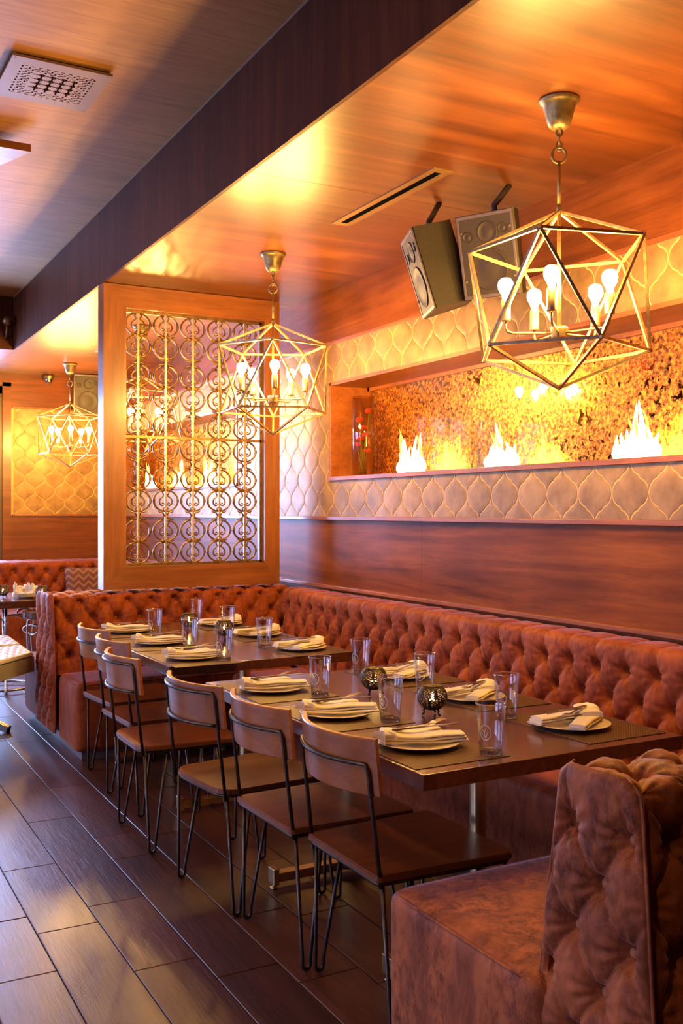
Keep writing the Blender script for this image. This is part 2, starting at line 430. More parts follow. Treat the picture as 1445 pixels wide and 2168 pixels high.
def tufted_run(parent, name, prof, s0, s1, map3, rowspec, a, off, m, step=.009, depth=.022, limit=100, sign=1):
    """extrude profile along s (s0..s1); map3(s,d,z)->xyz ; rowspec = (t0, b, rows)"""
    S = np.linspace(s0, s1, int((s1-s0)/step)+1)
    SS, TT = np.meshgrid(S, prof.t, indexing='ij')
    t0, b, rows = rowspec
    h = tuft(SS, TT, a, b, off, t0, rows, depth)
    edge = np.minimum(SS-s0, s1-SS); h = h-.02*(1-smooth01(edge/.03))
    D = prof.d[None, :]+prof.nd[None, :]*h; Z = prof.z[None, :]+prof.nz[None, :]*h
    P = np.stack(map3(SS, D, Z), -1)
    mb = MB().grid(P)
    o = mb.build(name, m, parent)
    bt = []
    for s_, t_ in buttons_at((s0, s1), a, b, off, t0, rows):
        d, z, nd, nz = prof.at(t_); hh = -depth*2.2
        p = map3(s_, d+nd*hh, z+nz*hh); p2 = map3(s_, d+nd*(hh+1), z+nz*(hh+1))
        bt.append((tuple(float(x) for x in p), (float(p2[0]-p[0]), float(p2[1]-p[1]), float(p2[2]-p[2]))))
    return o, bt

def soft_block(x0, y0, z0, x1, y1, z1, r=.03, crown=.012, res=.03, wr=.0):
    """upholstered block with rounded edges, crowned top and pleats below the top edge"""
    nx, ny, nz = [max(4, int((b-a)/res)) for a, b in ((x0, x1), (y0, y1), (z0, z1))]
    bm = bmesh.new()
    faces = []
    def face(f, nu, nv):
        g = [[bm.verts.new(f(i/nu, j/nv)) for j in range(nv+1)] for i in range(nu+1)]
        for i in range(nu):
            for j in range(nv): bm.faces.new((g[i][j], g[i+1][j], g[i+1][j+1], g[i][j+1]))
    X = lambda t: x0+(x1-x0)*t; Y = lambda t: y0+(y1-y0)*t; Z = lambda t: z0+(z1-z0)*t
    face(lambda u, v: (X(u), Y(v), z1), nx, ny); face(lambda u, v: (X(u), Y(v), z0), nx, ny)
    face(lambda u, v: (X(u), y0, Z(v)), nx, nz); face(lambda u, v: (X(u), y1, Z(v)), nx, nz)
    face(lambda u, v: (x0, Y(u), Z(v)), ny, nz); face(lambda u, v: (x1, Y(u), Z(v)), ny, nz)
    bmesh.ops.remove_doubles(bm, verts=bm.verts[:], dist=1e-5)
    for v in bm.verts:
        p = v.co; q = Vector((min(max(p.x, x0+r), x1-r), min(max(p.y, y0+r), y1-r), min(max(p.z, z0+r), z1-r)))
        d = p-q
        if d.length > 1e-6: v.co = q+d.normalized()*r
        p = v.co
        u = (p.x-x0)/(x1-x0); w = (p.y-y0)/(y1-y0); h = (p.z-z0)/(z1-z0)
        bx = max(0, 4*u*(1-u)); by = max(0, 4*w*(1-w)); bz = max(0, 4*h*(1-h))
        p.z += crown*(bx*by)**.5*max(0, (h-.5)*2)
        p.x += crown*.8*(u-.5)*2*(by*bz)**.5; p.y += crown*.8*(w-.5)*2*(bx*bz)**.5
        if wr and h > .45 and (u < .06 or w < .06 or w > .94):
            s_ = p.y if u < .06 else p.x
            p.x += wr*math.sin(s_*95+math.sin(s_*31)*2)*math.exp(-((h-.9)/.22)**2)
    return bm

# ================================================================== STRUCTURE
XW = 3.08; YF = 11.0; ZC = 2.92; ZU = 3.40; XB = 1.71; YB0 = -2.6
# ---- floor boards: rows along Y, joints where the room has them
mb = MB(); mb.box(-4.9, YB0-.1, -.06, XW+.5, YF+.6, -.012, mi=1)
edge0 = 1.127; w = .2115
known = {0: [6.39, 5.25, 4.365, 4.05, 2.875], -1: [5.97, 4.717, 3.615, 3.04], -2: [5.3, 4.127, 3.466, 2.1], -3: [4.9, 3.63, 3.16, 1.9]}
rnd = random.Random(3)
for k in range(-29, 10):
    x0 = edge0+k*w; x1 = x0+w
    if x0 > XW: break
    js = sorted(known.get(k, []))
    if not js: js = [rnd.uniform(-2, -1)]
    while js[-1] < YF+.5: js.append(js[-1]+rnd.choice([.55, .8, 1.0, 1.25]) + rnd.uniform(-.05, .05))
    while js[0] > YB0-.1: js.insert(0, js[0]-rnd.uniform(.5, 1.2))
    for y0, y1 in zip(js, js[1:]):
        g = .0012; c = .003; z = rnd.uniform(-.0008, .0008); X0, X1, Y0, Y1 = x0+g, min(x1-g, XW+.02), y0+g, y1-g
        o = [(X0, Y0), (X1, Y0), (X1, Y1), (X0, Y1)]; i_ = [(X0+c, Y0+c), (X1-c, Y0+c), (X1-c, Y1-c), (X0+c, Y1-c)]
        vv = [(x, y, -.012) for x, y in o]+[(x, y, z-.0018) for x, y in o]+[(x, y, z) for x, y in i_]
        mb.add(vv, [(0, 1, 5, 4), (1, 2, 6, 5), (2, 3, 7, 6), (3, 0, 4, 7), (4, 5, 9, 8), (5, 6, 10, 9), (6, 7, 11, 10), (7, 4, 8, 11), (8, 9, 10, 11)])
struct(mb.build('floor', [M['floor'], M['black']]))

# ---- ceiling: low bay over the booths, high bay over the aisle
def slabs(mb, x0, y0, z0, x1, y1, z1, ys, g=.0015, mi=0):
    ys = [y0]+[y for y in ys if y0 < y < y1]+[y1]
    for a, b in zip(ys, ys[1:]): mb.box(x0, a+g, z0, x1, b-g, z1, mi=mi)
seams = [1.51, 3.95, 6.39, 8.83]
mb = MB(); slabs(mb, XB, YB0, ZC, XW+.42, YF+.2, ZC+.04, seams); mb.box(XB+.01, YB0, ZC+.02, XW+.42, YF+.2, ZC+.08)
low = struct(mb.build('ceiling', M['ceil']))
mb = MB(); slabs(mb, -5.0, 9.35, ZC, XB-.0015, YF+.2, ZC+.04, [])
mb.build('low_ceiling_panel', M['ceil'], low)
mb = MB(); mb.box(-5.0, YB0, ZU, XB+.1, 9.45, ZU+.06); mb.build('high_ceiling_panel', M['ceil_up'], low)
mb = MB(); slabs(mb, XB-.018, YB0, ZC, XB, 9.35, ZU, seams, .001)
mb.box(-5.0, 9.35, ZC, XB-.018, 9.368, ZU); mb.build('soffit_face', M['beam'], low)
mb = MB(); mb.box(XB-.022, YB0, ZU-.006, XB-.018, 9.35, ZU); mb.build('caulk_line', simple('pale_caulk', (.35, .25, .17), .6), low)

# ---- lantern tiles
q1 = [(.5, 0), (.494, .035), (.484, .07), (.462, .108), (.43, .143), (.385, .178), (.335, .203), (.290, .216), (.272, .219), (.270, .238)]
half = q1+[(.5-x, .5-y) for x, y in q1[::-1][0:]]
half = [p for i, p in enumerate(half) if i == 0 or p != half[i-1]]
lantern = half[:-1]+[(-x, y) for x, y in half[::-1]][0:]           # right-up then left-up
lantern = lantern+[(-x, -y) for x, y in half[1:-1]]+[(0, -.5)]+[(x, -y) for x, y in half[::-1][1:-1]]
ll = []
for p in lantern:
    if not ll or (abs(p[0]-ll[-1][0])+abs(p[1]-ll[-1][1])) > 1e-5: ll.append(p)
lantern = ll
def tiles(mb, s0, z0, s1, z1, cs, cz, fn, W=.213, H=.27):
    if s1-s0 < .01: return
    bm = bmesh.new()
    for j in range(-12, 12):
        zc = cz+j*H/2
        if zc+H/2 < z0 or zc-H/2 > z1: continue
        for i in range(-60, 60):
            sc = cs+(i+(j % 2)*.5)*W
            if sc+W/2 < s0 or sc-W/2 > s1: continue
            rings = []
            for k, (q, d) in enumerate(((.965, .0), (.963, .0013), (.93, .0022), (.72, .0034))):
                off = -(1-q)
                rings.append([bm.verts.new((sc+x*W*q, zc+y*H*(q+.0), d)) for x, y in lantern])
            n = len(lantern)
            for a, b in zip(rings, rings[1:]):
                for k in range(n): bm.faces.new((a[k], a[(k+1) % n], b[(k+1) % n], b[k]))
            cvt = bm.verts.new((sc, zc, .0036))
            for k in range(n): bm.faces.new((rings[-1][k], rings[-1][(k+1) % n], cvt))
    for co, no in (((s0, 0, 0), (-1, 0, 0)), ((s1, 0, 0), (1, 0, 0)), ((0, z0, 0), (0, -1, 0)), ((0, z1, 0), (0, 1, 0))):
        bmesh.ops.bisect_plane(bm, geom=bm.verts[:]+bm.edges[:]+bm.faces[:], plane_co=co, plane_no=no, clear_outer=True)
    for v in bm.verts: v.co = Vector(fn(v.co.x, v.co.y, v.co.z))
    mb.frombm(bm, False, 1)

niches = [(1.2, 5.80), (7.40, 10.80)]; NZ0, NZ1 = 1.665, 2.295
mb = MB(); slabs(mb, XW, YB0, 0, XW+.4, YF, 1.40, [.28, 2.72, 4.7, 6.9, 9.3], .0008)
wr = struct(mb.build('wall_right', M['wallwood']))
mb = MB(); fnR = lambda s, z, d: (XW+.0008-d, s, z)
mb.box(XW, YB0, 1.40, XW+.4, YF, NZ0); mb.box(XW, YB0, NZ1, XW+.4, YF, 2.555)
ys = [YB0]+[v for n in niches for v in n]+[YF]
for a, b in zip(ys[::2], ys[1::2]): mb.box(XW, a, NZ0, XW+.4, b, NZ1)
tiles(mb, 1.0, 1.412, YF, NZ0-.015, 3.52, 1.527, fnR)
tiles(mb, 1.0, NZ1, YF, 2.55, 3.52, 1.527, fnR)
tiles(mb, 5.80, NZ0-.015, 7.40, NZ1, 3.52, 1.527, fnR); tiles(mb, 10.8, NZ0-.015, YF, NZ1, 3.52, 1.527, fnR)
mb.build('tiled_band', [M['grout'], M['tile']], wr)
mb = MB(); slabs(mb, XW, YB0, 2.565, XW+.4, YF, ZC, seams, .0008); mb.build('upper_band', M['upper'], wr)
mb = MB(); mb.bbox(XW-.022, YB0, 1.388, XW+.01, YF, 1.411, .002); mb.bbox(XW-.010, YB0, 2.548, XW+.01, YF, 2.572, .002)
mb.bbox(XW-.035, 1.4, .935, XW+.01, YF-.05, .957, .003)
struct(mb.build('trim_1', M['trim']))
for i, (a, b) in enumerate(niches):
    mb = MB(); t = .018
    mb.bbox(XW-.018, a-.01, NZ0-.018, XW+.31, b+.004, NZ0+.008, .002)                       # sill
    mb.box(XW-.008, a, NZ1-t, XW+.31, b, NZ1+.004); mb.box(XW-.008, b-t, NZ0, XW+.31, b+.004, NZ1); mb.box(XW-.008, a-.004, NZ0, XW+.31, a+t, NZ1)
    mb.box(XW+.272, a+t, NZ1-t-.022, XW+.29, b-t, NZ1-t); mb.box(XW+.272, b-t-.022, NZ0, XW+.29, b-t, NZ1-t); mb.box(XW+.272, a+t, NZ0, XW+.29, a+t+.022, NZ1-t)
    nl = struct(mb.build('trim_%d' % (i+2), M['trim']))
    mb = MB(); mb.box(XW+.29, a+t, NZ0+.005, XW+.306, b-t, NZ1-t)
    mi_ = mb.build('mirror_panel', M['mirror'], nl); mi_['label'] = 'antiqued gold mottled mirror at the back of the fire niche'
    mb = MB(); mb.bbox(XW+.10, a+.12, NZ0+.008, XW+.19, b-.55, NZ0+.014, .002); mb.build('burner_tray', M['black'], nl)

# ---- far wall
mb = MB(); mb.box(1.96, YF, 0, XW+.4, YF+.15, 1.40); wf = struct(mb.build('wall_far', M['farwood']))
mb = MB(); mb.box(1.96, YF, 1.40, XW+.4, YF+.15, 2.555)
tiles(mb, 1.985, 1.412, XW, 2.55, 2.21, 1.527, lambda s, z, d: (s, YF+.0008-d, z)); mb.build('tiled_band', [M['grout'], M['tile']], wf)
mb = MB(); mb.box(1.96, YF, 2.555, XW+.4, YF+.15, ZC); mb.box(-5, YF, 2.78, 1.96, YF+.15, ZC); mb.box(-5, YF, 0, -2.9, YF+.15, 2.78)
mb.build('upper_band', M['farwood'], wf)
mb = MB(); mb.bbox(1.97, YF-.02, 1.388, XW-.01, YF+.01, 1.411, .002); mb.bbox(1.97, YF-.012, 2.548, XW-.01, YF+.01, 2.572, .002); struct(mb.build('trim_4', M['trim']))
mb = MB()
for x in (-2.9, -1.4, 1.80): mb.box(x, YF+.0, 0, x+.07, YF+.14, 2.78)
mb.box(-.15, YF, 0, .46, YF+.14, 2.78)
mb.box(-2.9, YF, 2.70, 1.87, YF+.14, 2.78); mb.box(-2.9, YF, 0, 1.87, YF+.14, .12)
w1 = struct(mb.build('window_1', M['frame_dark']))
mb = MB(); mb.box(1.87, YF-.012, 0, 1.96, YF+.15, 2.82); mb.box(-2.9, YF-.012, 2.78, 1.96, YF+.02, 2.82); mb.build('casing', M['farwood'], w1)
mb = MB(); mb.box(-2.83, YF+.07, .12, 1.80, YF+.076, 2.70); mb.build('pane', M['pane'], w1)
# ---- left and back walls of the dining room (outside the picture, they hold the daylight and colour)
mb = MB(); mb.box(-4.95, YB0, 0, -4.8, YF+.1, .6); mb.box(-4.95, YB0, 2.8, -4.8, YF+.1, ZU+.06)
mb.box(-4.95, YB0, .6, -4.8, .4, 2.8); mb.box(-4.95, 3.0, .6, -4.8, 4.6, 2.8); mb.box(-4.95, 9.8, .6, -4.8, YF+.1, 2.8); struct(mb.build('wall_left', M['paintwall']))
mb = MB()
for y in (4.6, 6.3, 8.0, 9.74): mb.box(-4.93, y, .6, -4.83, y+.06, 2.8)
mb.box(-4.93, 4.6, .6, -4.83, 9.8, .66); mb.box(-4.93, 4.6, 2.74, -4.83, 9.8, 2.8)
w2 = struct(mb.build('window_2', M['frame_dark'])); mb = MB(); mb.box(-4.89, 4.66, .66, -4.885, 9.74, 2.74); mb.build('pane', M['pane'], w2)
mb = MB(); mb.box(-4.95, YB0-.15, 0, XW+.4, YB0, ZU+.06); struct(mb.build('wall_back', M['paintwall']))

mb = MB()
for y in (.4, 1.67, 2.94): mb.box(-4.93, y, .6, -4.83, y+.06, 2.8)
mb.box(-4.93, .4, .6, -4.83, 3.0, .66); mb.box(-4.93, .4, 2.74, -4.83, 3.0, 2.8)
w3 = struct(mb.build('added_window', M['frame_dark'])); mb = MB(); mb.box(-4.89, .46, .66, -4.885, 2.94, 2.74); mb.build('pane', M['pane'], w3)  # unseen window added to go with the cool fill on the near bench
# ================================================================== BANQUETTES
def seatpart(parent, x0, y0, x1, y1, z0=.048, z1=.45, m='velvet', wr=.003, r=.035, res=.02, face='x'):
    bm = soft_block(x0, y0, z0, x1, y1, z1, r, .012, res, wr)
    o = MB().frombm(bm, True).build('seat', M[m], parent)
    # piping round the top edge
    mb = MB(); e = r*.32; pts = []
    cs = [(x0+e, y0+e), (x1-e, y0+e), (x1-e, y1-e), (x0+e, y1-e)]
    for i in range(4):
        (ax, ay), (bx, by) = cs[i], cs[(i+1) % 4]
        n = max(2, int(math.hypot(bx-ax, by-ay)/.04))
        for k in range(1, n): 
            t = k/n; x, y = ax+(bx-ax)*t, ay+(by-ay)*t; bl = 4*t*(1-t)
            ox = (.010*bl**.5)*(-1 if i == 3 else 1 if i == 1 else 0); oy = (.010*bl**.5)*(-1 if i == 0 else 1 if i == 2 else 0)
            pts.append((x+ox, y+oy, z1-e+.001+.002*bl))
    mb.tube(pts, .0035, 6, closed=True); mb.build('piping', M[m], o)
    return o
def plinth(parent, x0, y0, x1, y1):
    return MB().box(x0, y0, 0, x1, y1, .052).build('plinth', simple('grey_plinth', (.16, .13, .12), .4, .2), parent)

A_ = .155; B_ = .112
# -- long wall banquette of the near booth
def wall_banquette(y0, y1, seat_y0, seat_y1, label, limit, step, group):
    th = thing('long_banquette', label, 'banquette', (0, 0, 0), 0, group)
    pr = Profile(roundpts([(2.80, .44), (2.845, .70), (2.865, .925), (3.06, .93), (3.065, .80)], .05), step)
    m3 = lambda s, d, z: (d, s, z)
    m3 = lambda s, d, z: (d, s+0*d, z+0*s)
    rows = 4; L = pr.L
    tt = float(np.interp(.815, pr.z[:len(pr.z)//2], pr.t[:len(pr.t)//2]))
    # profile normal must point to the room (-X): flip by tracing
    pr.nd, pr.nz = (pr.nd, pr.nz) if pr.nd[3] < 0 else (-pr.nd, -pr.nz)
    o, bt = tufted_run(th, 'backrest', pr, y0, y1, m3, (tt-3*B_, B_, rows), .163, 5.93, M['velvet'], step, .026)
    add_buttons(th, bt, limit)
    seatpart(th, 2.32, seat_y0, 2.82, seat_y1)
    plinth(th, 2.37, seat_y0+.01, 3.0, seat_y1-.01)
    return th
# -- free-standing return bench: backrest seen from all sides, end panel towards the aisle
def return_bench(label, yf, yb, x0, x1, m, front_seat=None, back_seat=None, step=.009, lean=0.0, group=None, wallbutt=2.84):
    """yf: face toward the near booth's tables ... profile from front foot over the top to the back foot, d = Y"""
    th = thing('return_banquette', label, 'banquette', (0, 0, 0), 0, group)
    s = 1 if yb > yf else -1
    pr = Profile(roundpts([(yf-.03*s, .44), (yf+.035*s, .88), (yf+.05*s, .925), (yb-.045*s, .925), (yb-.035*s, .87), (yb+.02*s, .10)], .045), step)
    mid = (yf+yb)/2
    k = len(pr.t)//4
    if (pr.nd[k]*s) > 0: pr.nd, pr.nz = -pr.nd, -pr.nz
    m3 = lambda S, d, z: (S+0*d, d+0*S, z+0*S)
    # row anchored at the middle of the top roll
    top = float(pr.t[np.argmin(np.abs(pr.d-mid)+10*(pr.z < .9))])
    n_up = int((top-.04)/B_); n_dn = int((pr.L-top-.05)/B_)
    t0 = top-n_up*B_; rows = n_up+n_dn+1
    o, bt = tufted_run(th, 'backrest', pr, x0, x1, m3, (t0, B_, rows), A_, x0+.09, M[m], step, .026)
    bt = [q for q in bt if q[0][0] < wallbutt]
    # end panel
    step2 = step*.75
    outline = lambda z: (np.interp(z, pr.z[:np.argmax(pr.z)], pr.d[:np.argmax(pr.z)]), np.interp(z, pr.z[::-1][:len(pr.z)-np.argmax(pr.z)], pr.d[::-1][:len(pr.z)-np.argmax(pr.z)]))
    zz = np.linspace(.085, .93, int(.845/step2)); uu = np.linspace(0, 1, int(abs(yb-yf)/step2)+8)
    fy = np.interp(np.clip(zz, .44, 1), [.44, .88, .905, .922, .935], [yf-.03*s, yf+.035*s, yf+.042*s, yf+.06*s, yf+.09*s]); fy = np.where(zz < .44, yf-.03*s+0*zz, fy)
    by = np.interp(zz, [.085, .87, .905, .922, .935], [yb+.02*s, yb-.035*s, yb-.042*s, yb-.06*s, yb-.09*s])
    Yg = fy[:, None]+(by-fy)[:, None]*uu[None, :]; Zg = zz[:, None]+0*Yg
    am = .155; mid_m = (yf+yb)/2
    h = tuft(Yg, Zg, am, .11, mid_m-am/2, .805-6*.11, 7, .026)
    e = np.minimum(uu, 1-uu)[None, :]*np.abs(by-fy)[:, None]; e = np.minimum(e, (.935-zz)[:, None]*1.2)
    e = np.minimum(e, (zz-.08)[:, None]*1.5)
    bulge = .034*np.sqrt(1-(1-np.clip(e/.045, 0, 1))**2)
    h = h*np.clip(e/.03, 0, 1)
    Xg = x0+.004-bulge-h
    P = np.stack([Xg, Yg, Zg], -1)
    pe = MB().grid(P).build('end_panel', M[m], th)
    for (y_, z_) in [(y_, .805-k*.11) for k in range(7) for y_ in ((mid_m-am/2, mid_m+am/2) if k % 2 == 0 else (mid_m,))]:
        bt.append(((x0+.004-.034+.046, y_, z_), (-1, 0, 0)))
    # welt seam along the edge of the end panel
    for yy in (fy, by):
        pts = [(x0-.002, float(a), float(z)) for a, z in zip(yy, zz)][::6]; MB().tube(pts, .004, 6).build('piping', M[m], th)
    add_buttons(th, bt, 100)
    if front_seat: seatpart(th, *front_seat, m=m)
    if back_seat: seatpart(th, *back_seat, m=m)
    ylo, yhi = min(yf, yb), max(yf, yb)
    plinth(th, x0+.06, min([ylo+.02]+[q[1]+.04 for q in (front_seat, back_seat) if q]), 3.0, max([yhi-.02]+[q[3]-.04 for q in (front_seat, back_seat) if q]))
    return th
wall_banquette(1.72, 6.12, 2.27, 5.68, 'long rust velvet deep-buttoned banquette running along the wall under the fire niche', 100, .0085, None)
wall_banquette(6.76, 10.30, 7.26, 9.75, 'buttoned velvet banquette along the wall in the booth behind the scrollwork screen', 60, .016, None)
return_bench('rust velvet tufted bench end in the near right corner, seat jutting beside the nearest chair', 1.65, 1.345, 1.41, 3.05, 'velvet_near', front_seat=(1.36, 1.64, 2.77, 2.24), step=.006)
return_bench('rust velvet double-sided tufted bench under the scrollwork screen, with a seat on both sides', 6.18, 6.66, 1.36, 3.05, 'velvet', front_seat=(1.38, 5.71, 2.77, 6.17), back_seat=(1.38, 6.67, 2.77, 7.22), step=.009)
# -- far banquette along the far wall
th = thing('far_banquette', 'tufted velvet banquette along the far wall behind the round table', 'banquette')
pr = Profile(roundpts([(10.38, .44), (10.44, .72), (10.46, .925), (10.93, .93), (10.94, .8)], .05), .014)
if pr.nd[3] > 0: pr.nd, pr.nz = -pr.nd, -pr.nz
o, bt = tufted_run(th, 'backrest', pr, .9, 3.05, lambda s, d, z: (s+0*d, d+0*s, z+0*s), (.06, B_, 4), .163, 1.0, M['velvet'], .014, .026)
add_buttons(th, bt, 60)
seatpart(th, .9, 9.85, 2.77, 10.4); plinth(th, .95, 9.9, 3.0, 10.9)

# ================================================================== SCREEN
sc = thing('scrollwork_screen', 'tall wooden screen with bronze scrollwork standing on the tufted bench back', 'screen', (1.694, 6.30, .938))
W_, T_, H_ = 1.246, .13, 1.978; fw = .148
def mitre(mb, pts): mb.prism(pts, 0, T_, lambda x, y, d: (x, d, y))
for nm, polys, mm in (('upright', [[(0, 0), (fw, fw), (fw, H_-fw), (0, H_)]], 'screenwood_v'), ('upright', [[(W_, 0), (W_, H_), (W_-.112, H_-fw), (W_-.112, fw)]], 'screenwood_v'),
                      ('rail', [[(0, 0), (W_, 0), (W_-.112, fw), (fw, fw)]], 'screenwood_h'), ('rail', [[(0, H_), (fw, H_-fw), (W_-.112, H_-fw), (W_, H_)]], 'screenwood_h')):
    mb = MB()
    for p in polys: mitre(mb, p)
    mb.build(nm, M[mm], sc)
ox0, ox1, oz0, oz1 = fw, W_-.112, fw, H_-fw; yc = .065
mb = MB(); t = .009
for zc in (oz0+t, oz1-t, (oz0+oz1)/2+.01): mb.box(ox0, yc-.010, zc-.008, ox1, yc+.010, zc+.008)
for xc in (ox0+t, ox1-t): mb.box(xc-.008, yc-.010, oz0, xc+.008, yc+.010, oz1)
mb.build('metal_frame', M['scroll'], sc)
def motif(mb, cx, cz, flip, R=.078):
    q = lambda x, z: (cx+x*1.08, yc, cz+z*flip*.92)
    pts = [q(R*1.08*math.cos(a), R*1.08*math.sin(a)) for a in np.linspace(PI/2+.22, 2.5*PI-.22, 26)]
    rr = [.0064+.0046*(math.exp(-((a-PI)/.16)**2)+math.exp(-((a-2*PI)/.16)**2)) for a in np.linspace(PI/2+.22, 2.5*PI-.22, 26)]
    mb.tube(pts, rr, 6)
    for s in (-1, 1):
        ly = [(.012, .076), (.022, .060), (.014, .044), (.012, .034), (.022, .026), (.036, .012), (.041, -.008), (.036, -.026), (.024, -.036), (.012, -.032), (.010, -.022), (.018, -.016), (.024, -.022)]
        mb.tube([q(s*x, z) for x, z in ly], [.0045, .0055, .006, .0055, .005, .0055, .006, .006, .0055, .005, .0045, .005, .006], 5)
        mb.tube([q(s*x, z) for x, z in [(.004, -.046), (.014, -.056), (.012, -.070), (.004, -.076)]], [.004, .0055, .0055, .004], 5)
def clasp(mb, cx, cz):
    for s in (-1, 1):
        for x, z in ((.062, .004), (.046, .016), (.046, -.014)):
            mb.tube([(cx, yc, cz), (cx+s*x*.5, yc, cz+z*.4), (cx+s*x, yc, cz+z)], [.010, .007, .0015], 5)
def link(mb, cx, cz, L):
    for s in (-1, 1):
        for f in (-1, 1):
            mb.tube([(cx+s*x, yc, cz+f*z) for x, z in ((.010, 0), (.016, L*.25), (.024, L*.38), (.044, L*.42), (.056, L*.62))], [.006, .006, .0065, .005, .002], 5)
cols = [ox0+.099+i*.190 for i in range(5)]
span = oz1-oz0; R = .0725; mid = (oz0+oz1)/2+.01
for half_i, (a, b, kinds) in enumerate(((mid+.004, oz1-.014, 'r-rcr-rcr'), (oz0+.014, mid-.004, 'rcr-rcr-r'))):
    # ring = 2R, clasp = 0 gap, link = g
    n = kinds.count('r'); g = ((b-a)-n*2*R)/kinds.count('-')
    mb = MB()
    for cx in cols:
        z = a; fl = 1
        for kx in kinds:
            if kx == 'r': motif(mb, cx, z+R, fl, R-.001); z += 2*R
            elif kx == 'c': clasp(mb, cx, z)
            else: link(mb, cx, z+g/2, g); z += g
    mb.build('scroll_panel', M['scroll'], sc)
for cx in cols:
    mb = MB(); mb.box(cx-.0065, yc-.008, oz0, cx+.0065, yc+.008, oz1); mb.build('upright_bar', M['gilt'], sc)

# ================================================================== CHANDELIERS
def chandelier(label, x, y, ang):
    """ang: world angle of the first vertex of the upper ring"""
    th = thing('cage_chandelier', label, 'chandelier', (x, y, 0), 0, 'faceted cage chandeliers along the low ceiling')
    top, bot, zu, zl, R = 2.52, 1.888, 2.382, 2.018, .318
    cz = lambda a, r, z: Vector((r*math.cos(a), r*math.sin(a), z))
    U = [cz(ang+k*2*PI/5, R, zu) for k in range(5)]; Lr = [cz(ang+PI/5+k*2*PI/5, R, zl) for k in range(5)]
    T = Vector((0, 0, top)); B = Vector((0, 0, bot)); mb = MB()
    E_ = []
    for k in range(5):
        E_ += [(T, U[k]), (U[k], U[(k+1) % 5]), (U[k], Lr[k]), (U[(k+1) % 5], Lr[k]), (Lr[k], Lr[(k+1) % 5]), (Lr[k], B)]
    for a, b in E_: mb.tube([a, b], .0072, 4)
    for p in U+Lr+[T, B]: mb.lathe([(0, .009), (.0085, .004), (.0085, -.004), (0, -.009)], 6, c=p, smooth=False)
    mb.build('cage', M['gilt'], th)
    mb = MB().lathe([(0, ZC), (.072, ZC), (.0735, ZC-.008), (.066, ZC-.016), (.058, ZC-.026), (.052, ZC-.05), (.044, ZC-.08), (.036, ZC-.096), (.026, ZC-.105), (.012, ZC-.108), (0, ZC-.108)], 32)
    mb.build('canopy', M['canopy'], th)
    def ringpts(c, rx, rz, a): 
        return [(c[0]+rx*math.cos(t)*math.cos(a), c[1]+rx*math.cos(t)*math.sin(a), c[2]+rz*math.sin(t)) for t in np.linspace(0, 2*PI, 17)[:-1]]
    mb = MB().tube(ringpts((0, 0, ZC-.118), .010, .014, -.72), .004, 6, True)
    mb.tube(ringpts((0, 0, ZC-.140), .009, .017, -.72+PI/2), .0036, 6, True).tube(ringpts((0, 0, ZC-.165), .010, .017, -.5), .0036, 6, True)
    mb.build('chain', M['canopy'], th)
    mb = MB().tube(ringpts((0, 0, 2.722), .025, .028, -.55), .0055, 8, True).tube([(0, 0, 2.700), (0, 0, top+.02)], .0064, 8)
    mb.lathe([(0, top+.03), (.008, top+.026), (.010, top+.01), (.006, top-.004), (0, top-.006)], 12)
    mb.build('hook_rod', M['canopy'], th)
    MB().tube([(0, 0, top), (0, 0, 2.10)], .0072, 8).build('stem', M['gilt'], th)
    MB().lathe([(0, 2.108), (.030, 2.106), (.033, 2.10), (.030, 2.095), (.028, 2.070), (.022, 2.064), (.008, 2.062), (.007, 2.048), (0, 2.045)], 24).build('hub', M['gilt'], th)
    for k in range(5):
        a = ang+k*2*PI/5+.06; d = Vector((math.cos(a), math.sin(a), 0)); r = .19
        arm = MB().tube([d*.02+Vector((0, 0, 2.085)), d*(r-.03)+Vector((0, 0, 2.085)), d*(r-.008)+Vector((0, 0, 2.090)), d*r+Vector((0, 0, 2.103)), d*r+Vector((0, 0, 2.135))], .0045, 8)
        arm = arm.build('arm', M['gilt'], th)
        p = d*r
        MB().lathe([(0, 2.128), (.017, 2.128), (.0175, 2.132), (.0165, 2.205), (.012, 2.208), (0, 2.208)], 16, c=p).build('candle_sleeve', M['gilt'], arm)
        MB().lathe([(0, 2.206), (.011, 2.208), (.013, 2.220), (.020, 2.232), (.0265, 2.245), (.028, 2.257), (.0255, 2.270), (.017, 2.281), (0, 2.286)], 12, c=p).build('bulb', M['bulb'], arm)
    return th
rad = math.radians
chandelier('gold faceted cage chandelier nearest the front, large at upper right', 2.375, 2.73, rad(2))
chandelier('gold faceted cage chandelier hanging in front of the scrollwork screen', 2.36, 5.146, rad(29))
chandelier('cage chandelier seen through the scrollwork of the screen', 2.367, 7.66, rad(25))
chandelier('small distant cage chandelier left of the wooden screen, near the far wall', 2.345, 9.97, rad(39))

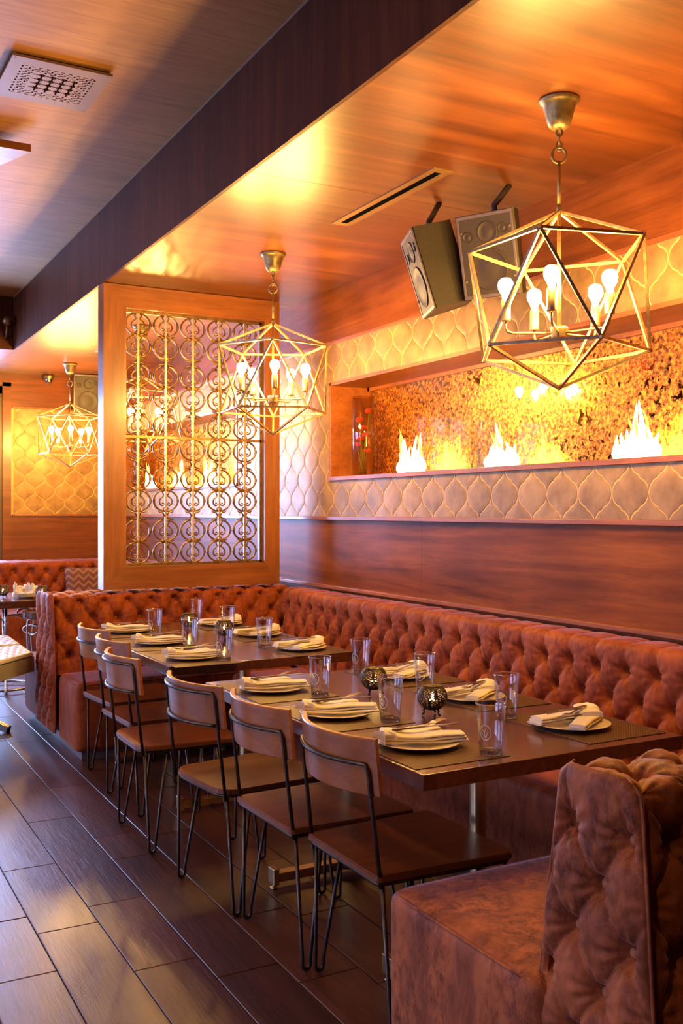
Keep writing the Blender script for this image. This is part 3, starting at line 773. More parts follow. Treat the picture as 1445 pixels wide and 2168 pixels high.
# ================================================================== SPEAKERS, VENTS, SIGN
def speaker(label, loc, yaw, pitch, w=.37, h=.40, dp=.26, mount=True, big=True, roll=0.0):
    """front faces local +X at x=0, trapezoid plan"""
    th = thing('wall_speaker', label, 'speaker', loc, 0, None); th.rotation_euler = (roll, pitch, yaw)
    f = .018; poly = [(-.004, -w/2), (0, -w/2+.01), (0, w/2-.01), (-.004, w/2), (-dp, w*.27), (-dp, -w*.27)]
    MB().prism(poly, -h/2, h/2, lambda x, y, d: (x, y, d)).build('cabinet', M['speaker'], th)
    mb = MB().bbox(0, -w/2+.006, h/2-f, .007, w/2-.006, h/2-.002, .002).bbox(0, -w/2+.006, -h/2+.002, .007, w/2-.006, -h/2+f, .002)
    mb.bbox(0, -w/2+.006, -h/2+f, .007, -w/2+.018, h/2-f, .002).bbox(0, w/2-.018, -h/2+f, .007, w/2-.006, h/2-f, .002)
    for s in (-1, 1):
        for z in (.3, -.28):
            mb.lathe([(0, .010), (.006, .009), (.007, .005)], 10, R=Matrix.Rotation(PI/2, 3, 'Y'), c=(0, s*(w/2-.024), z*h))
    mb.build('trim_frame', simple('grey_frame', (.16, .12, .10), .4, .3), th)
    g = MB().box(.0005, -w/2+.016, -h/2+f-.002, .004, w/2-.016, h/2-f+.002).build('grille', M['grille'], th)
    R = Matrix.Rotation(PI/2, 3, 'Y')
    mb = MB()
    for (y, z, r) in ((0.0, -h*.16, h*.25), (0.01, h*.27, h*.13), (w*.3, h*.29, .022), (-w*.3, h*.24, .024)):
        mb.lathe([(r, .0), (r*1.0, .007), (r*.94, .0075), (r*.90, .0045), (r*.5, .0042), (r*.45, .0055), (0, .007)], 28, c=(.002, y, z), R=R)
    mb.build('driver', simple('dark_cone', (.045, .032, .022), .6), g)
    if mount: 
        Ri = th.rotation_euler.to_matrix().inverted(); top = Ri @ (Vector((loc[0]+.12, loc[1], ZC))-Vector(loc))
        MB().tube([(-dp*.6, 0, h/2-.02), (-dp*.6, 0, h/2+.03), top], .014, 10).build('bracket', M['speaker'], th)
    return th
speaker('black speaker with round drivers, right one of the pair behind the nearest chandelier', (2.68, 3.55, 2.588), rad(207), rad(15), .285, .37, .2)
speaker('black speaker turned to show its plain side, left one of the ceiling pair', (2.55, 3.92, 2.565), rad(158), rad(17), .28, .385, .20)
speaker('small dark speaker hanging at the far wall behind the distant chandelier', (2.70, 10.68, 2.70), rad(-100), rad(14), .30, .44, .24)

# ornate grille of the high ceiling
n = 46; cell = np.ones((n, n), bool)
for i in range(n):
    for j in range(n):
        x, y = abs(i-(n-1)/2), abs(j-(n-1)/2); m_ = max(x, y)
        if 18.6 < m_ < 20.4 and ((i//1) % 4 in (0, 1) if y > x else (j//1) % 4 in (0, 1)): cell[i, j] = False
        elif 12.6 < m_ < 17.6 and ((i+j) % 4 < 2 and (i-j) % 3 > 0): cell[i, j] = False
        elif m_ < 12 and (math.sin((i+j)*PI/6)*math.sin((i-j)*PI/6) > .18 or (abs(math.cos((i+j)*PI/6)) > .93 and abs(math.cos((i-j)*PI/6)) > .93)): cell[i, j] = False
def slabgrid(cell, sx, sy, z0, z1, mx, my):
    mb = MB(); n, m = cell.shape; dx, dy = (sx-2*mx)/n, (sy-2*my)/m
    for i in range(n):
        j = 0
        while j < m:
            if cell[i, j]:
                k = j
                while k < m and cell[i, k]: k += 1
                mb.box(-sx/2+mx+i*dx, -sy/2+my+j*dy, z0, -sx/2+mx+(i+1)*dx, -sy/2+my+k*dy, z1); j = k
            else: j += 1
    mb.box(-sx/2, -sy/2, z0, sx/2, -sy/2+my, z1).box(-sx/2, sy/2-my, z0, sx/2, sy/2, z1)
    mb.box(-sx/2, -sy/2+my, z0, -sx/2+mx, sy/2-my, z1).box(sx/2-mx, -sy/2+my, z0, sx/2, sy/2-my, z1); return mb
gv = thing('ornate_ceiling_vent', 'square mauve metal vent with ornate cut-out pattern on the high ceiling', 'vent', (.99, 4.56, ZU), rad(1))
slabgrid(cell, .43, .45, -.022, -.010, .030, .045).build('face_plate', M['vent'], gv)
MB().box(-.20, -.21, -.010, .20, .21, -.0005).build('dark_hole_backing', M['black'], gv)  # black box behind the holes, shade of the opening put into its colour
mb = MB()
for a in (-1, 1):
    for b in (-1, 1): mb.lathe([(0, -.024), (.004, -.0235), (.005, -.021)], 10, c=(a*.2, b*.205, 0))
mb.build('screw', M['tan'], gv)
def slot(label, x, y0, y1):
    sv = thing('slot_vent', label, 'vent', (x, (y0+y1)/2, ZC)); L = (y1-y0)/2; wd = .052
    mb = MB().box(-wd, -L, -.005, -.020, L, .0).box(.016, -L, -.005, wd, L, .0).box(-.020, -L, -.005, .016, -L+.04, 0).box(-.020, L-.04, -.005, .016, L, 0)
    mb.build('flange', M['tan'], sv); MB().box(-.020, -L+.04, -.0035, .016, L-.04, -.0005).build('slot', M['black'], sv); return sv  # slot is not cut: a black strip paints the shade of its depth
slot('long narrow slot vent in the low ceiling between the two nearest chandeliers', 2.42, 3.52, 4.45)
slot('distant slot vent in the low ceiling just left of the wooden screen', 2.42, 8.3, 9.1)
cp = thing('ceiling_panel', 'square wooden panel hung under the high ceiling at the left edge', 'panel', (0, 0, 0))
MB().prism([(1.04, 5.28), (.90, 5.66), (-.1, 5.66), (-.1, 5.28)], ZU-.085, ZU-.045, lambda x, y, d: (x, y, d)).build('board', M['screenwood_h'], cp)
MB().box(.1, 5.4, ZU-.045, .8, 5.55, ZU).build('spacer', M['screenwood_h'], cp)
dm = thing('security_camera', 'small round dome camera mounted on the far end of the low ceiling', 'camera', (2.34, 10.93, 2.90))
MB().lathe([(0, .02), (.062, .02), (.064, .0), (.05, -.02), (.045, -.03)], 24).build('base', M['canopy'], dm)
MB().lathe([(.044, -.03), (.042, -.05), (.026, -.072), (0, -.078)], 24).build('dome', M['steel'], dm)
sp = thing('spotlight', 'dim brass spotlight in the dark corner under the end of the high ceiling', 'spotlight', (1.62, 9.27, 3.16))
MB().lathe([(0, .05), (.04, .045), (.045, 0), (.035, -.05), (0, -.05)], 16, R=Matrix.Rotation(PI/2, 3, 'X')).build('head', M['canopy'], sp); MB().tube([(0, .0, -.04), (0, .05, -.13), (0, .10, -.14)], .012, 8).build('bracket', M['canopy'], sp)
# exit sign over the aisle: seen as a red reflection in the mirror of the niche
ex = thing('exit_sign', 'red lit EXIT sign over the aisle, seen reflected in the niche mirror', 'sign', (.37, 6.34, 2.74), 0)
MB().bbox(-.02, -.16, -.10, .02, .16, .10, .004).build('housing', M['frame_dark'], ex)
MB().tube([(0, 0, .10), (0, 0, ZU-2.74)], .006, 8).build('hanger', M['rod'], ex)
def letters(par, word, s, stroke, fn, m):
    shapes = {'E': [(0, 0, 0, 1), (0, 0, .6, 0), (0, .5, .5, .5), (0, 1, .6, 1)], 'X': [(0, 0, .6, 1), (0, 1, .6, 0)], 'I': [(.3, 0, .3, 1)], 'T': [(.3, 0, .3, 1), (0, 1, .6, 1)]}
    x = -len(word)*.85*s/2+.12*s
    for ch in word:
        mb = MB()
        for a, b, c_, d in shapes[ch]: mb.tube([fn(x+a*s, (b-.5)*s), fn(x+c_*s, (d-.5)*s)], stroke, 4)
        mb.build('letter', m, par); x += .85*s
letters(ex, 'EXIT', .10, .009, lambda x, z: (.022, x, z), M['exit'])

# ================================================================== FIRES AND VASES IN THE NICHES
def flame(label, x, y, z, w, h, seed):
    r_ = random.Random(seed); mb = MB()
    n = 9; peaks = [r_.uniform(-.4, .4) for _ in range(2)]
    for i in range(n):
        t = (i+.5)/n-.5; pk = max(math.exp(-((t-q)/.10)**2) for q in peaks)
        hh = h*(.50+.50*pk+.12*r_.random())*(1-.6*t*t); yy = t*w*.86; ph = r_.random()*6; lean = r_.uniform(-.02, .02); rr = w/n*r_.uniform(1.0, 1.25)
        pts = []; rad_ = []
        for k in range(15):
            s_ = k/14; pts.append((math.sin(ph+s_*4)*.008*s_, yy+lean*s_+math.sin(ph*2+s_*6)*.010*s_, hh*s_)); rad_.append(max(.0005, rr*(.55+.45*math.sin(PI*min(1, s_*1.6)))*(1-s_)**.62))
        mb.tube(pts, rad_, 10)
    th = thing('gas_flame', label, 'flame', (x, y, z)); th['group'] = 'gas flames in the wall niches'
    mb.build('fire', M['flame_core'], th)
    for i in range(4):
        t = peaks[i % 2]+r_.uniform(-.1, .1); hh = h*r_.uniform(.75, 1.15); pts = []; rd = []
        for k in range(9):
            s_ = k/8; pts.append((.015*math.sin(s_*3+i), t*w+.015*math.sin(i+s_*6)*s_, hh*(.2+.8*s_))); rd.append(max(.0004, .012*(1-s_)**.6))
        MB().tube(pts, rd, 8).build('fire_tip', M['flame_edge'], th)
    return th
nz = NZ0+.014
flame('leftmost bright gas flame in the near wall niche, right of the glass vase', 3.22, 5.03, nz, .29, .25, 1)
flame('middle bright gas flame in the near wall niche', 3.22, 4.15, nz, .28, .22, 5)
flame('rightmost gas flame in the near wall niche, below the nearest chandelier', 3.22, 3.20, nz, .28, .24, 9)
for k, (yy, sd, wd_) in enumerate(((10.1, 2, 'left'), (9.2, 4, 'middle'), (8.4, 8, 'right'))):
    flame(wd_+' one of three gas flames in the niche seen through the scrollwork screen', 3.22, yy, nz, .28, .25, sd)
def vase(label, x, y, seed):
    th = thing('glass_vase', label, 'vase', (x, y, NZ0+.008)); r_ = random.Random(seed); th['group'] = 'tall glass cylinder vases'
    R, H = .073, .515
    MB().lathe([(0, 0), (R, 0), (R, H), (R-.003, H+.001), (R-.005, H), (R-.005, .012), (0, .012)], 36).build('glass', M['vase'], th)
    stem = simple('green_stem', (.25, .32, .04), .5); red = simple('red_petals', (.85, .02, .03), .5, 0, Sheen_Weight=.5)
    for k in range(7):
        a = k*2.4; rr = .028+.012*(k % 2); hx = (.16, .20, .26, .31, .36, .42, .24)[k]
        top = (rr*math.cos(a), rr*math.sin(a), hx)
        s_ = MB().tube([(rr*.8*math.cos(a+2), rr*.8*math.sin(a+2), .014), (top[0]*.5, top[1]*.5, hx*.5), top], .0032, 6).build('stem', stem, th)
        mb = MB()
        for q in range(7):
            b = q*0.9+k; e = .010
            Rm = Matrix.Rotation(b, 3, 'Z') @ Matrix.Rotation(.5+.12*q, 3, 'Y')
            mb.lathe([(0, -.004), (.012, .002), (.016, .012), (.012, .022), (0, .026)], 8, R=Rm, c=(top[0]+e*.4*math.cos(b), top[1]+e*.4*math.sin(b), top[2]))
        mb.build('blossom', red, s_)
    return th
vase('tall glass cylinder vase with red blossoms at the left end of the near wall niche', 3.20, 5.575, 1)
vase('tall glass cylinder vase with red blossoms in the far niche behind the screen', 3.20, 10.45, 2)

# ================================================================== TABLES
def table(label, y0, y1, posts):
    x0, x1 = 1.44, 2.405; yc_ = (y0+y1)/2; xc_ = 1.92
    th = thing('dining_table', label, 'table', (xc_, yc_, 0), 0, 'long dark wood dining tables')
    MB().bbox(x0-xc_, y0-yc_, .706, x1-xc_, y1-yc_, .75, .0025).build('tabletop', M['table'], th)
    for p in posts:
        mb = MB().lathe([(.027, .03), (.027, .70)], 24, c=(0, p-yc_, 0)); mb.lathe([(.12, .703), (.12, .697), (.03, .697)], 24, c=(0, p-yc_, 0)); mb.lathe([(0, .085), (.044, .085), (.044, .03), (.04, .028), (0, .028)], 24, c=(0, p-yc_, 0))
        po = mb.build('pedestal', M['brass'], th)
        mb = MB().bbox(-.33, p-yc_-.022, .028, .31, p-yc_+.022, .062, .002)
        mb.build('foot_bar', M['brass'], po)
        for s in (-1, 1):
            mb = MB(); q_ = .335 if s < 0 else .315; mb.bbox(s*q_-.012, p-yc_-.028, .018, s*q_+.012, p-yc_+.028, .082, .004); mb.lathe([(0, 0), (.014, 0), (.014, .008), (.005, .01), (.005, .02)], 12, c=(s*q_, p-yc_, 0))
            mb.build('end_cap', M['brass'], po)
    return th
table('near dark wood dining table set for six, at the front', 2.19, 3.80, (2.60, 3.45))
table('far dark wood dining table set for six, nearest the scrollwork screen', 4.256, 5.93, (4.52, 5.60))

# ================================================================== CHAIRS
def chair(label, x, y, rz, kind):
    th = thing('dining_chair', label, 'chair', (x, y, 0), rz, 'hairpin chairs along the aisle side')
    # seat: plywood with rounded corners
    rc = .018 if kind == 'A' else .085; hx, hyb, hyf = .232, .215, .232
    out = []
    for (cx, cy, a0, r) in ((hx, hyf, 0, .03), (-hx, hyb, PI/2, rc), (-hx, -hyb, PI, rc), (hx, -hyf, 1.5*PI, .03)):
        sx, sy = (1 if cx > 0 else -1), (1 if cy > 0 else -1)
        for k in range(9):
            a = a0+k/8*PI/2; out.append((cx-sx*r+r*math.cos(a), cy-sy*r+r*math.sin(a)))
    bm = bmesh.new(); vt = [bm.verts.new((p[0], p[1], .432)) for p in out]; f = bm.faces.new(vt)
    ex_ = bmesh.ops.extrude_face_region(bm, geom=[f]); tv = [v for v in ex_['geom'] if isinstance(v, bmesh.types.BMVert)]
    for v in tv: v.co.z = .450
    te = [e for e in bm.edges if all(v.co.z > .445 for v in e.verts)]
    bmesh.ops.bevel(bm, geom=te, offset=.004, segments=2, affect='EDGES')
    for v in bm.verts:
        if v.co.z > .44: v.co.z -= .0
    MB().frombm(bm, False).build('seat', M['seat'], th)
    # backrest: curved slab
    zb0, zb1 = (.668, .828) if kind == 'A' else (.672, .826); thk = .017; hw = .222
    n = 28; rowsz = [zb0, zb0+.004, zb1-.004, zb1]; ring = []
    def bx(t, z): return -.236-.068*(1-t*t)**1.0*1.0+.0*t - .10*(z-.75)
    P = []
    for i in range(n+1):
        t = -1+2*i/n; yy = hw*t
        dxdy = -.068*(-2*t)/hw; nrm = Vector((1, -dxdy)).normalized()
        sec = []
        for (z, o_) in ((zb0, .002), (zb0, thk-.002), (zb0+.003, thk), (zb1-.003, thk), (zb1, thk-.002), (zb1, .002), (zb1-.003, 0), (zb0+.003, 0)):
            sec.append((bx(t, z)+nrm.x*o_, yy+nrm.y*o_, z))
        P.append(sec)
    mb = MB(); vv = [p for s in P for p in s]; fs = []
    for i in range(n):
        for k in range(8): k2 = (k+1) % 8; fs.append((i*8+k, i*8+k2, (i+1)*8+k2, (i+1)*8+k))
    fs += [tuple(range(8)), tuple(n*8+k for k in range(8))]
    mb.add(vv, fs, False); mb.build('backrest', M['chair'], th)
    # rod frame
    r = .0065; yb_ = .196
    def bar(z): 
        q = []
        for i in range(17):
            t = -1+2*i/16; yy = yb_*t*.985; q.append((bx(t*.9, z)-r-.001, yy, z))
        return q
    zb = .756 if kind == 'A' else .800
    bt_ = bar(zb); s0 = (-.215, -yb_-.010, .415); s1 = (-.215, yb_+.010, .415)
    lo0 = Vector(s0); up0 = Vector((bt_[0][0]+.004, bt_[0][1]-.008, zb-.018))
    path = [s0, lo0.lerp(up0, .5), up0]+bt_+[Vector((bt_[-1][0]+.004, bt_[-1][1]+.008, zb-.018)), Vector(s1).lerp(Vector((up0.x, -up0.y, up0.z)), .5), s1]
    mb = MB().tube(path, r, 8)
    if kind == 'B': mb.tube(bar(.684), r, 8)
    fr = mb.build('back_frame', M['rod'], th)
    mb = MB()
    for s in (-1, 1):
        zs = (zb-.035,) if kind == 'A' else (zb-.035, .71)
        for z in zs:
            hh = .028 if kind == 'A' else .014
            xx = bx(.86, z); mb.bbox(xx-.006, s*(yb_-.030)-.009, z-hh, xx-.001, s*(yb_-.030)+.009, z+hh, .001)
            for q in ((-.5, .5) if kind == 'A' else (0,)): mb.lathe([(0, .004), (.004, .003), (.005, 0)], 8, R=Matrix.Rotation(-PI/2, 3, 'Y'), c=(xx-.006, s*(yb_-.030), z+q*hh))
    mb.build('bracket', M['rod'], fr)
    # rim under the seat
    mb = MB(); rim = [(p[0]*.955, p[1]*.955, .424) for p in out]; mb.tube(rim, .006, 6, True); mb.build('seat_rail', M['rod'], th)
    for sx in (-1, 1):
        for sy in (-1, 1):
            xt = sx*.206; yt = sy*(.198 if sx < 0 else .212); xf = sx*.212; yf_ = sy*.226
            t1 = Vector((xt, yt, .424)); t2 = Vector((xt-sx*.098, yt, .424)); foot = Vector((xf-sx*.03, yf_, .0065))
            pts = [t1, t1.lerp(foot+Vector((sx*.013, 0, .03)), .98)]
            for k in range(7):
                a = k/6*PI; pts.append(foot+Vector((sx*.0135*math.cos(a), 0, .0155-.0155*math.sin(a))))
            pts += [t2.lerp(foot+Vector((-sx*.013, 0, .03)), .98), t2]
            MB().tube(pts, .0062, 8).build('leg', M['rod'], th)
    return th
chair('wood and rod chair nearest the front, pulled up to the near table corner', 1.605, 2.53, 0, 'A')
chair('second chair from the front, square seat, at the middle of the near table', 1.568, 3.01, rad(1), 'A')
chair('third chair from the front, rounded seat, at the far end of the near table', 1.515, 3.515, rad(6), 'B')
chair('fourth chair from the front, rounded seat, at the near end of the far table', 1.475, 4.265, rad(0), 'B')
chair('fifth chair from the front, tucked behind the fourth at the far table', 1.570, 4.78, rad(3), 'A')
chair('farthest chair in the row, beside the purple end of the tufted bench', 1.610, 5.30, rad(5), 'A')

# ================================================================== PLACE SETTINGS
TZ = .75
def placemat(label, x, y, rz):
    o = MB().bbox(-.16, -.222, 0, .16, .222, .002, .0006).build('placemat', M['placemat'], None, (x, y, TZ+.0002), (0, 0, rz)); return tag(o, label, 'placemat', 'woven brown placemats')
def plate_mesh():
    return MB().lathe([(0, .003), (.058, .003), (.062, .0), (.068, .0), (.072, .004), (.098, .008), (.122, .0125), (.1255, .0135), (.126, .015), (.1245, .0155), (.098, .0115), (.074, .0075), (.066, .006), (0, .006)], 48)
def plate(label, x, y, z=TZ+.0024):
    o = plate_mesh().build('dinner_plate', M['plate'], None, (x, y, z)); return tag(o, label, 'plate', 'cream dinner plates')
def napkin(label, x, y, rz, z=TZ+.018, seed=0, m='linen'):
    """folded napkin: thick layered fold along local X, fold end at -X, a second corner lying under the cutlery"""
    r_ = random.Random(seed); mb = MB()
    def strip(a0, a1, width, z0, lay, curl, taper=1.0, droop=0.0):
        p0, p1 = Vector(a0), Vector(a1); d = (p1-p0); nn = Vector((-d.y, d.x, 0)).normalized()
        nu, nv = 22, 9
        for L in range(lay):
            top = []; off = r_.uniform(-.004, .004); sh = L*.004
            for i in range(nu+1):
                s_ = i/nu; row = []
                hw_ = width/2*(1-(1-taper)*s_)-L*.002
                for j in range(nv*2):
                    # closed rounded section
                    a = 2*PI*j/(nv*2); ca, sa = math.cos(a), math.sin(a)
                    px_ = (abs(ca)**.5)*(1 if ca > 0 else -1)*hw_+off; pz = (abs(sa)**.8)*(1 if sa > 0 else -1)*.0042
                    puf = curl*math.exp(-(s_/.16)**2)*(1-.5*abs(ca))
                    zz = z0+L*.0080+pz+.0025*math.sin(s_*7+L+seed)*math.sin(s_*PI)+puf*(1 if sa > 0 else .35)*(L+1)/lay
                    zz -= droop*max(0, s_-.75)**2
                    p = p0+d*(s_*(1-.02*L))+nn*px_+Vector((0, 0, zz)); row.append(p)
                row.append(row[0]); top.append(row)
            P = [[tuple(q) for q in rw] for rw in top]; mb.grid(P)
            for rw in (top[0], top[-1]): mb.add([tuple(q) for q in rw[:-1]], [tuple(range(len(rw)-1))], True)
    strip((-.118, .006, 0), (.128, -.058, 0), .088, .0045, 3, .020, .74)
    strip((-.105, .020, 0), (.105, .078, 0), .070, .0045, 2, .008, .80)
    strip((-.122, -.018, 0), (-.055, .052, 0), .075, .018, 2, .010, .9)
    o = mb.build('folded_napkin', M[m], None, (x, y, z), (0, 0, rz)); return tag(o, label, 'napkin', 'folded cream napkins')
def fork_mesh():
    mb = MB(); z = 0
    hw_ = [(-.105, .007), (-.09, .0095), (-.05, .0065), (.0, .0035), (.03, .004)]
    P = []
    for x, w_ in hw_: P.append((x, w_))
    def sl(x0, y0, x1, y1, w0, w1, z0=0, z1=0, t=.0022):
        d = Vector((x1-x0, y1-y0)).normalized(); n_ = Vector((-d.y, d.x))
        vv = [(x0+n_.x*w0, y0+n_.y*w0, z0), (x0-n_.x*w0, y0-n_.y*w0, z0), (x1-n_.x*w1, y1-n_.y*w1, z1), (x1+n_.x*w1, y1+n_.y*w1, z1)]
        vv += [(a, b, c_+t) for a, b, c_ in vv]; mb.add(vv, [(0, 1, 2, 3), (7, 6, 5, 4), (0, 4, 5, 1), (1, 5, 6, 2), (2, 6, 7, 3), (3, 7, 4, 0)])
    for a, b in zip(P, P[1:]): sl(a[0], 0, b[0], 0, a[1], b[1])
    sl(.03, 0, .045, 0, .004, .0115, 0, .002); sl(.045, 0, .055, 0, .0115, .0125, .002, .003)
    for k in range(4): y = (k-1.5)*.0068; sl(.055, y, .095, y*.95, .0022, .0011, .003, .008, .0018)
    return mb
def knife_mesh():
    mb = MB().bbox(-.11, -.006, 0, .0, .006, .0065, .002)
    mb.prism([(0, -.006), (.09, -.008), (.108, -.003), (.112, .005), (0, .005)], .002, .0045, lambda x, y, d: (x, y, d)); return mb
def cutlery(fl, kl, x, y, rz, z=TZ+.053, f='f'):
    c, s = math.cos(rz), math.sin(rz); P = lambda a, b: (x+a*c-b*s, y+a*s+b*c, z)
    o = fork_mesh().build('fork', M['steel'], None, P(.022, .020), (0, rad(-1), rz+rad(14))); tag(o, fl, 'fork', 'steel forks on the napkins')
    o = knife_mesh().build('table_knife', M['steel'], None, P(.018, -.006), (0, rad(-1), rz+rad(-4))); tag(o, kl, 'knife', 'steel knives on the napkins')
def glass(label, x, y, em_ang):
    th = thing('water_glass', label, 'glass', (x, y, TZ+.0004), 0, 'clear tapered water glasses')
    MB().lathe([(0, 0), (.031, 0), (.0325, .002), (.0335, .008), (.0395, .10), (.0425, .138), (.0442, .1465), (.0436, .1482), (.0420, .1475), (.0402, .138), (.0370, .10), (.0312, .014), (.028, .0105), (0, .0095)], 40).build('tumbler', M['glass'], th)
    MB().lathe([(0, .0006), (.0305, .0006), (.032, .004), (.0318, .012), (.029, .0135), (0, .0125)], 32).build('thick_base', M['glass0'], th)
    MB().tube([(.0431*math.cos(t), .0431*math.sin(t), .1475) for t in np.linspace(0, 2*PI, 41)[:-1]], .0014, 6, True).build('rim', M['glass0'], th)
    mb = MB(); a0 = em_ang; rr = lambda z: .0335+(.0395-.0335)*(z-.008)/.092+.0008
    pt = lambda u_, z: (rr(z)*math.cos(a0+u_/.037), rr(z)*math.sin(a0+u_/.037), z)
    mb.tube([pt(.017*math.cos(t), .068+.021*math.sin(t)) for t in np.linspace(0, 2*PI, 25)[:-1]], .0008, 5, True)
    for q in (-1, 0, 1):
        mb.tube([pt(q*.002, .054), pt(q*.009-.002, .068), pt(q*.007, .080 if q == 0 else .075), pt(q*.004+.003, .066), pt(q*.002, .054)], .0007, 5)
    mb.build('embossed_emblem', M['glass_emb'], th); return th
M['glass_emb'] = simple('frosted_emblem', (.8, .78, .74), .25, 0)
def holder_mesh(parent):
    n1, n2 = 54, 24; R = .052; cz = .064; P = []
    def ph(i, j):
        a = 2*PI*i/n1; b = rad(-62)+j/n2*rad(62+50); return (R*math.cos(b)*math.cos(a), R*math.cos(b)*math.sin(a), cz+R*.93*math.sin(b))
    vv = [ph(i, j) for i in range(n1) for j in range(n2+1)]; fs = []
    for i in range(n1):
        for j in range(n2):
            u_ = i % 9; hole = False
            for (ci, cj) in ((4, 17), (0, 7)):
                du = min(abs(u_-ci), 9-abs(u_-ci)); dj = abs(j-cj)
                if (du, dj) in ((1, 1), (2, 2), (0, 2), (2, 0), (0, 3), (3, 0), (1, 4), (3, 3), (2, 4), (3, 1)): hole = True
            if (j == 12) and i % 2 == 0: hole = True
            if not hole: i2 = (i+1) % n1; fs.append((i*(n2+1)+j, i2*(n2+1)+j, i2*(n2+1)+j+1, i*(n2+1)+j+1))
    bm = bmesh.new(); bv = [bm.verts.new(v) for v in vv]
    for f in fs: bm.faces.new([bv[k] for k in f])
    bmesh.ops.delete(bm, geom=[v for v in bm.verts if not v.link_faces], context='VERTS')
    bmesh.ops.recalc_face_normals(bm, faces=bm.faces[:])
    fs2 = bm.faces[:]; n_in = bmesh.ops.duplicate(bm, geom=fs2)
    for v in [g for g in n_in['geom'] if isinstance(g, bmesh.types.BMVert)]:
        d_ = v.co-Vector((0, 0, cz)); v.co = Vector((0, 0, cz))+d_*.965
    mb = MB().frombm(bm, False)
    rt = R*math.cos(rad(50)); zt = cz+R*.93*math.sin(rad(50)); mb.tube([(rt*math.cos(t), rt*math.sin(t), zt) for t in np.linspace(0, 2*PI, 33)[:-1]], .0018, 6, True)
    zb = cz-R*.93*math.sin(rad(62)); rb = R*math.cos(rad(62)); mb.lathe([(0, zb), (rb, zb), (rb, zb+.0015), (0, zb+.0015)], 24)
    mb.build('pierced_shell', M['holder'], parent)
    for k in range(3):
        a = k*2*PI/3+.5; c, s = math.cos(a), math.sin(a)
        MB().tube([(rb*c, rb*s, zb+.006), (rb*1.25*c, rb*1.25*s, zb-.004), (rb*1.15*c, rb*1.15*s, .010), (rb*1.5*c, rb*1.5*s, .004)], [.005, .004, .0032, .004], 8).build('foot', M['holder'], parent)
    cd = MB().lathe([(0, zb+.002), (.017, zb+.002), (.018, zb+.030), (0, zb+.030)], 20).build('candle', M['candle'], parent)
    MB().lathe([(0, zb+.030), (.0038, zb+.036), (.0042, zb+.041), (.002, zb+.052), (0, zb+.058)], 8).build('flame', M['teaflame'], cd)
M['holder'] = mottled('dark_pierced_metal', (.03, .020, .010), (.08, .052, .024), 40, .5, .5, .2)
def holder(label, x, y, rz, z=TZ):
    th = thing('candle_holder', label, 'candle holder', (x, y, z+.0006), rz, 'pierced metal candle holders'); holder_mesh(th); return th

seats = [  # table, side, order word, x, y
 ('near', 'chair', 'nearest', 1.610, 2.473), ('near', 'chair', 'middle', 1.600, 2.972), ('near', 'chair', 'farthest', 1.600, 3.500),
 ('near', 'banquette', 'nearest', 2.182, 2.450), ('near', 'banquette', 'middle', 2.178, 2.991), ('near', 'banquette', 'farthest', 2.202, 3.519),
 ('far', 'chair', 'nearest', 1.615, 4.435), ('far', 'chair', 'middle', 1.640, 5.005), ('far', 'chair', 'farthest', 1.637, 5.570),
 ('far', 'banquette', 'nearest', 2.205, 4.464), ('far', 'banquette', 'middle', 2.235, 5.065), ('far', 'banquette', 'farthest', 2.245, 5.640)]
gl = [(1.735, 2.286), (1.715, 2.806), (1.717, 3.319), (2.088, 2.664), (2.110, 3.199), (2.102, 3.684), (1.727, 4.267+.05), (1.735, 4.804), (1.726, 5.345), (2.078, 4.640), (2.15, 5.31), (2.16, 5.86)]
for k, ((tb, side, od, x, y), (gx, gy)) in enumerate(zip(seats, gl)):
    rz = 0 if side == 'chair' else PI; r_ = random.Random(k+50); jit = r_.uniform(-.06, .06)
    w_ = '%s of three %s-side places, %s table' % (od, side, tb)
    yy = y-.01 if side == 'chair' else y+.01
    placemat('brown woven placemat at the '+w_, 1.612 if side == 'chair' else 2.222, yy, r_.uniform(-.01, .01))
    plate('cream plate at the '+w_, x, y)
    sw = rad(-4)+jit if side == 'chair' else PI+rad(18)+jit
    napkin('folded cream napkin at the '+w_, x, y, sw, seed=k)
    cutlery('fork at the '+w_, 'knife at the '+w_, x, y, sw)
    glass('clear tumbler at the '+w_, gx, gy, rad(205)+r_.uniform(-.2, .2))
holder('pierced metal candle holder nearest the front on the near table', 1.888, 2.815, .2)
holder('pierced candle holder on the near table, second from the front', 1.906, 3.240, 1.0)
holder('pierced candle holder on the far table, nearer one, in front of the banquette plates', 2.010, 5.02, .6)
holder('pierced candle holder on the far table, closest to the screen', 1.974, 5.48, 1.6)

# ================================================================== SECOND BOOTH AND AISLE
def tubes_base(th, R, z1):
    mb = MB()
    for k in range(3):
        a = k*2*PI/3+.4; c, s = math.cos(a), math.sin(a)
        loop = [(R*c*.35, R*s*.35, z1), (R*c*.8, R*s*.8, z1-.02), (R*c*.85, R*s*.85, z1-.12), (R*c*.75, R*s*.75, z1-.30), (R*c*.85, R*s*.85, .05), (R*c*.95, R*s*.95, .012)]
        mb.tube(loop, .012, 8)
        cc = Vector((R*c*.55, R*s*.55, z1-.09)); mb.tube([cc+Vector((c*.07*math.cos(t), s*.07*math.cos(t), .035*math.sin(t))) for t in np.linspace(0, 2*PI, 17)[:-1]], .009, 8, True)
        mb.tube([(0, 0, z1-.10-.03*k), (R*c*.8, R*s*.8, z1-.10-.03*k)], .009, 8)
    mb.tube([(0, 0, z1), (0, 0, .06)], .016, 10); mb.tube([(R*.7*math.cos(t), R*.7*math.sin(t), .03) for t in np.linspace(0, 2*PI, 33)[:-1]], .010, 8, True)
    mb.build('tube_base', M['steel'], th)
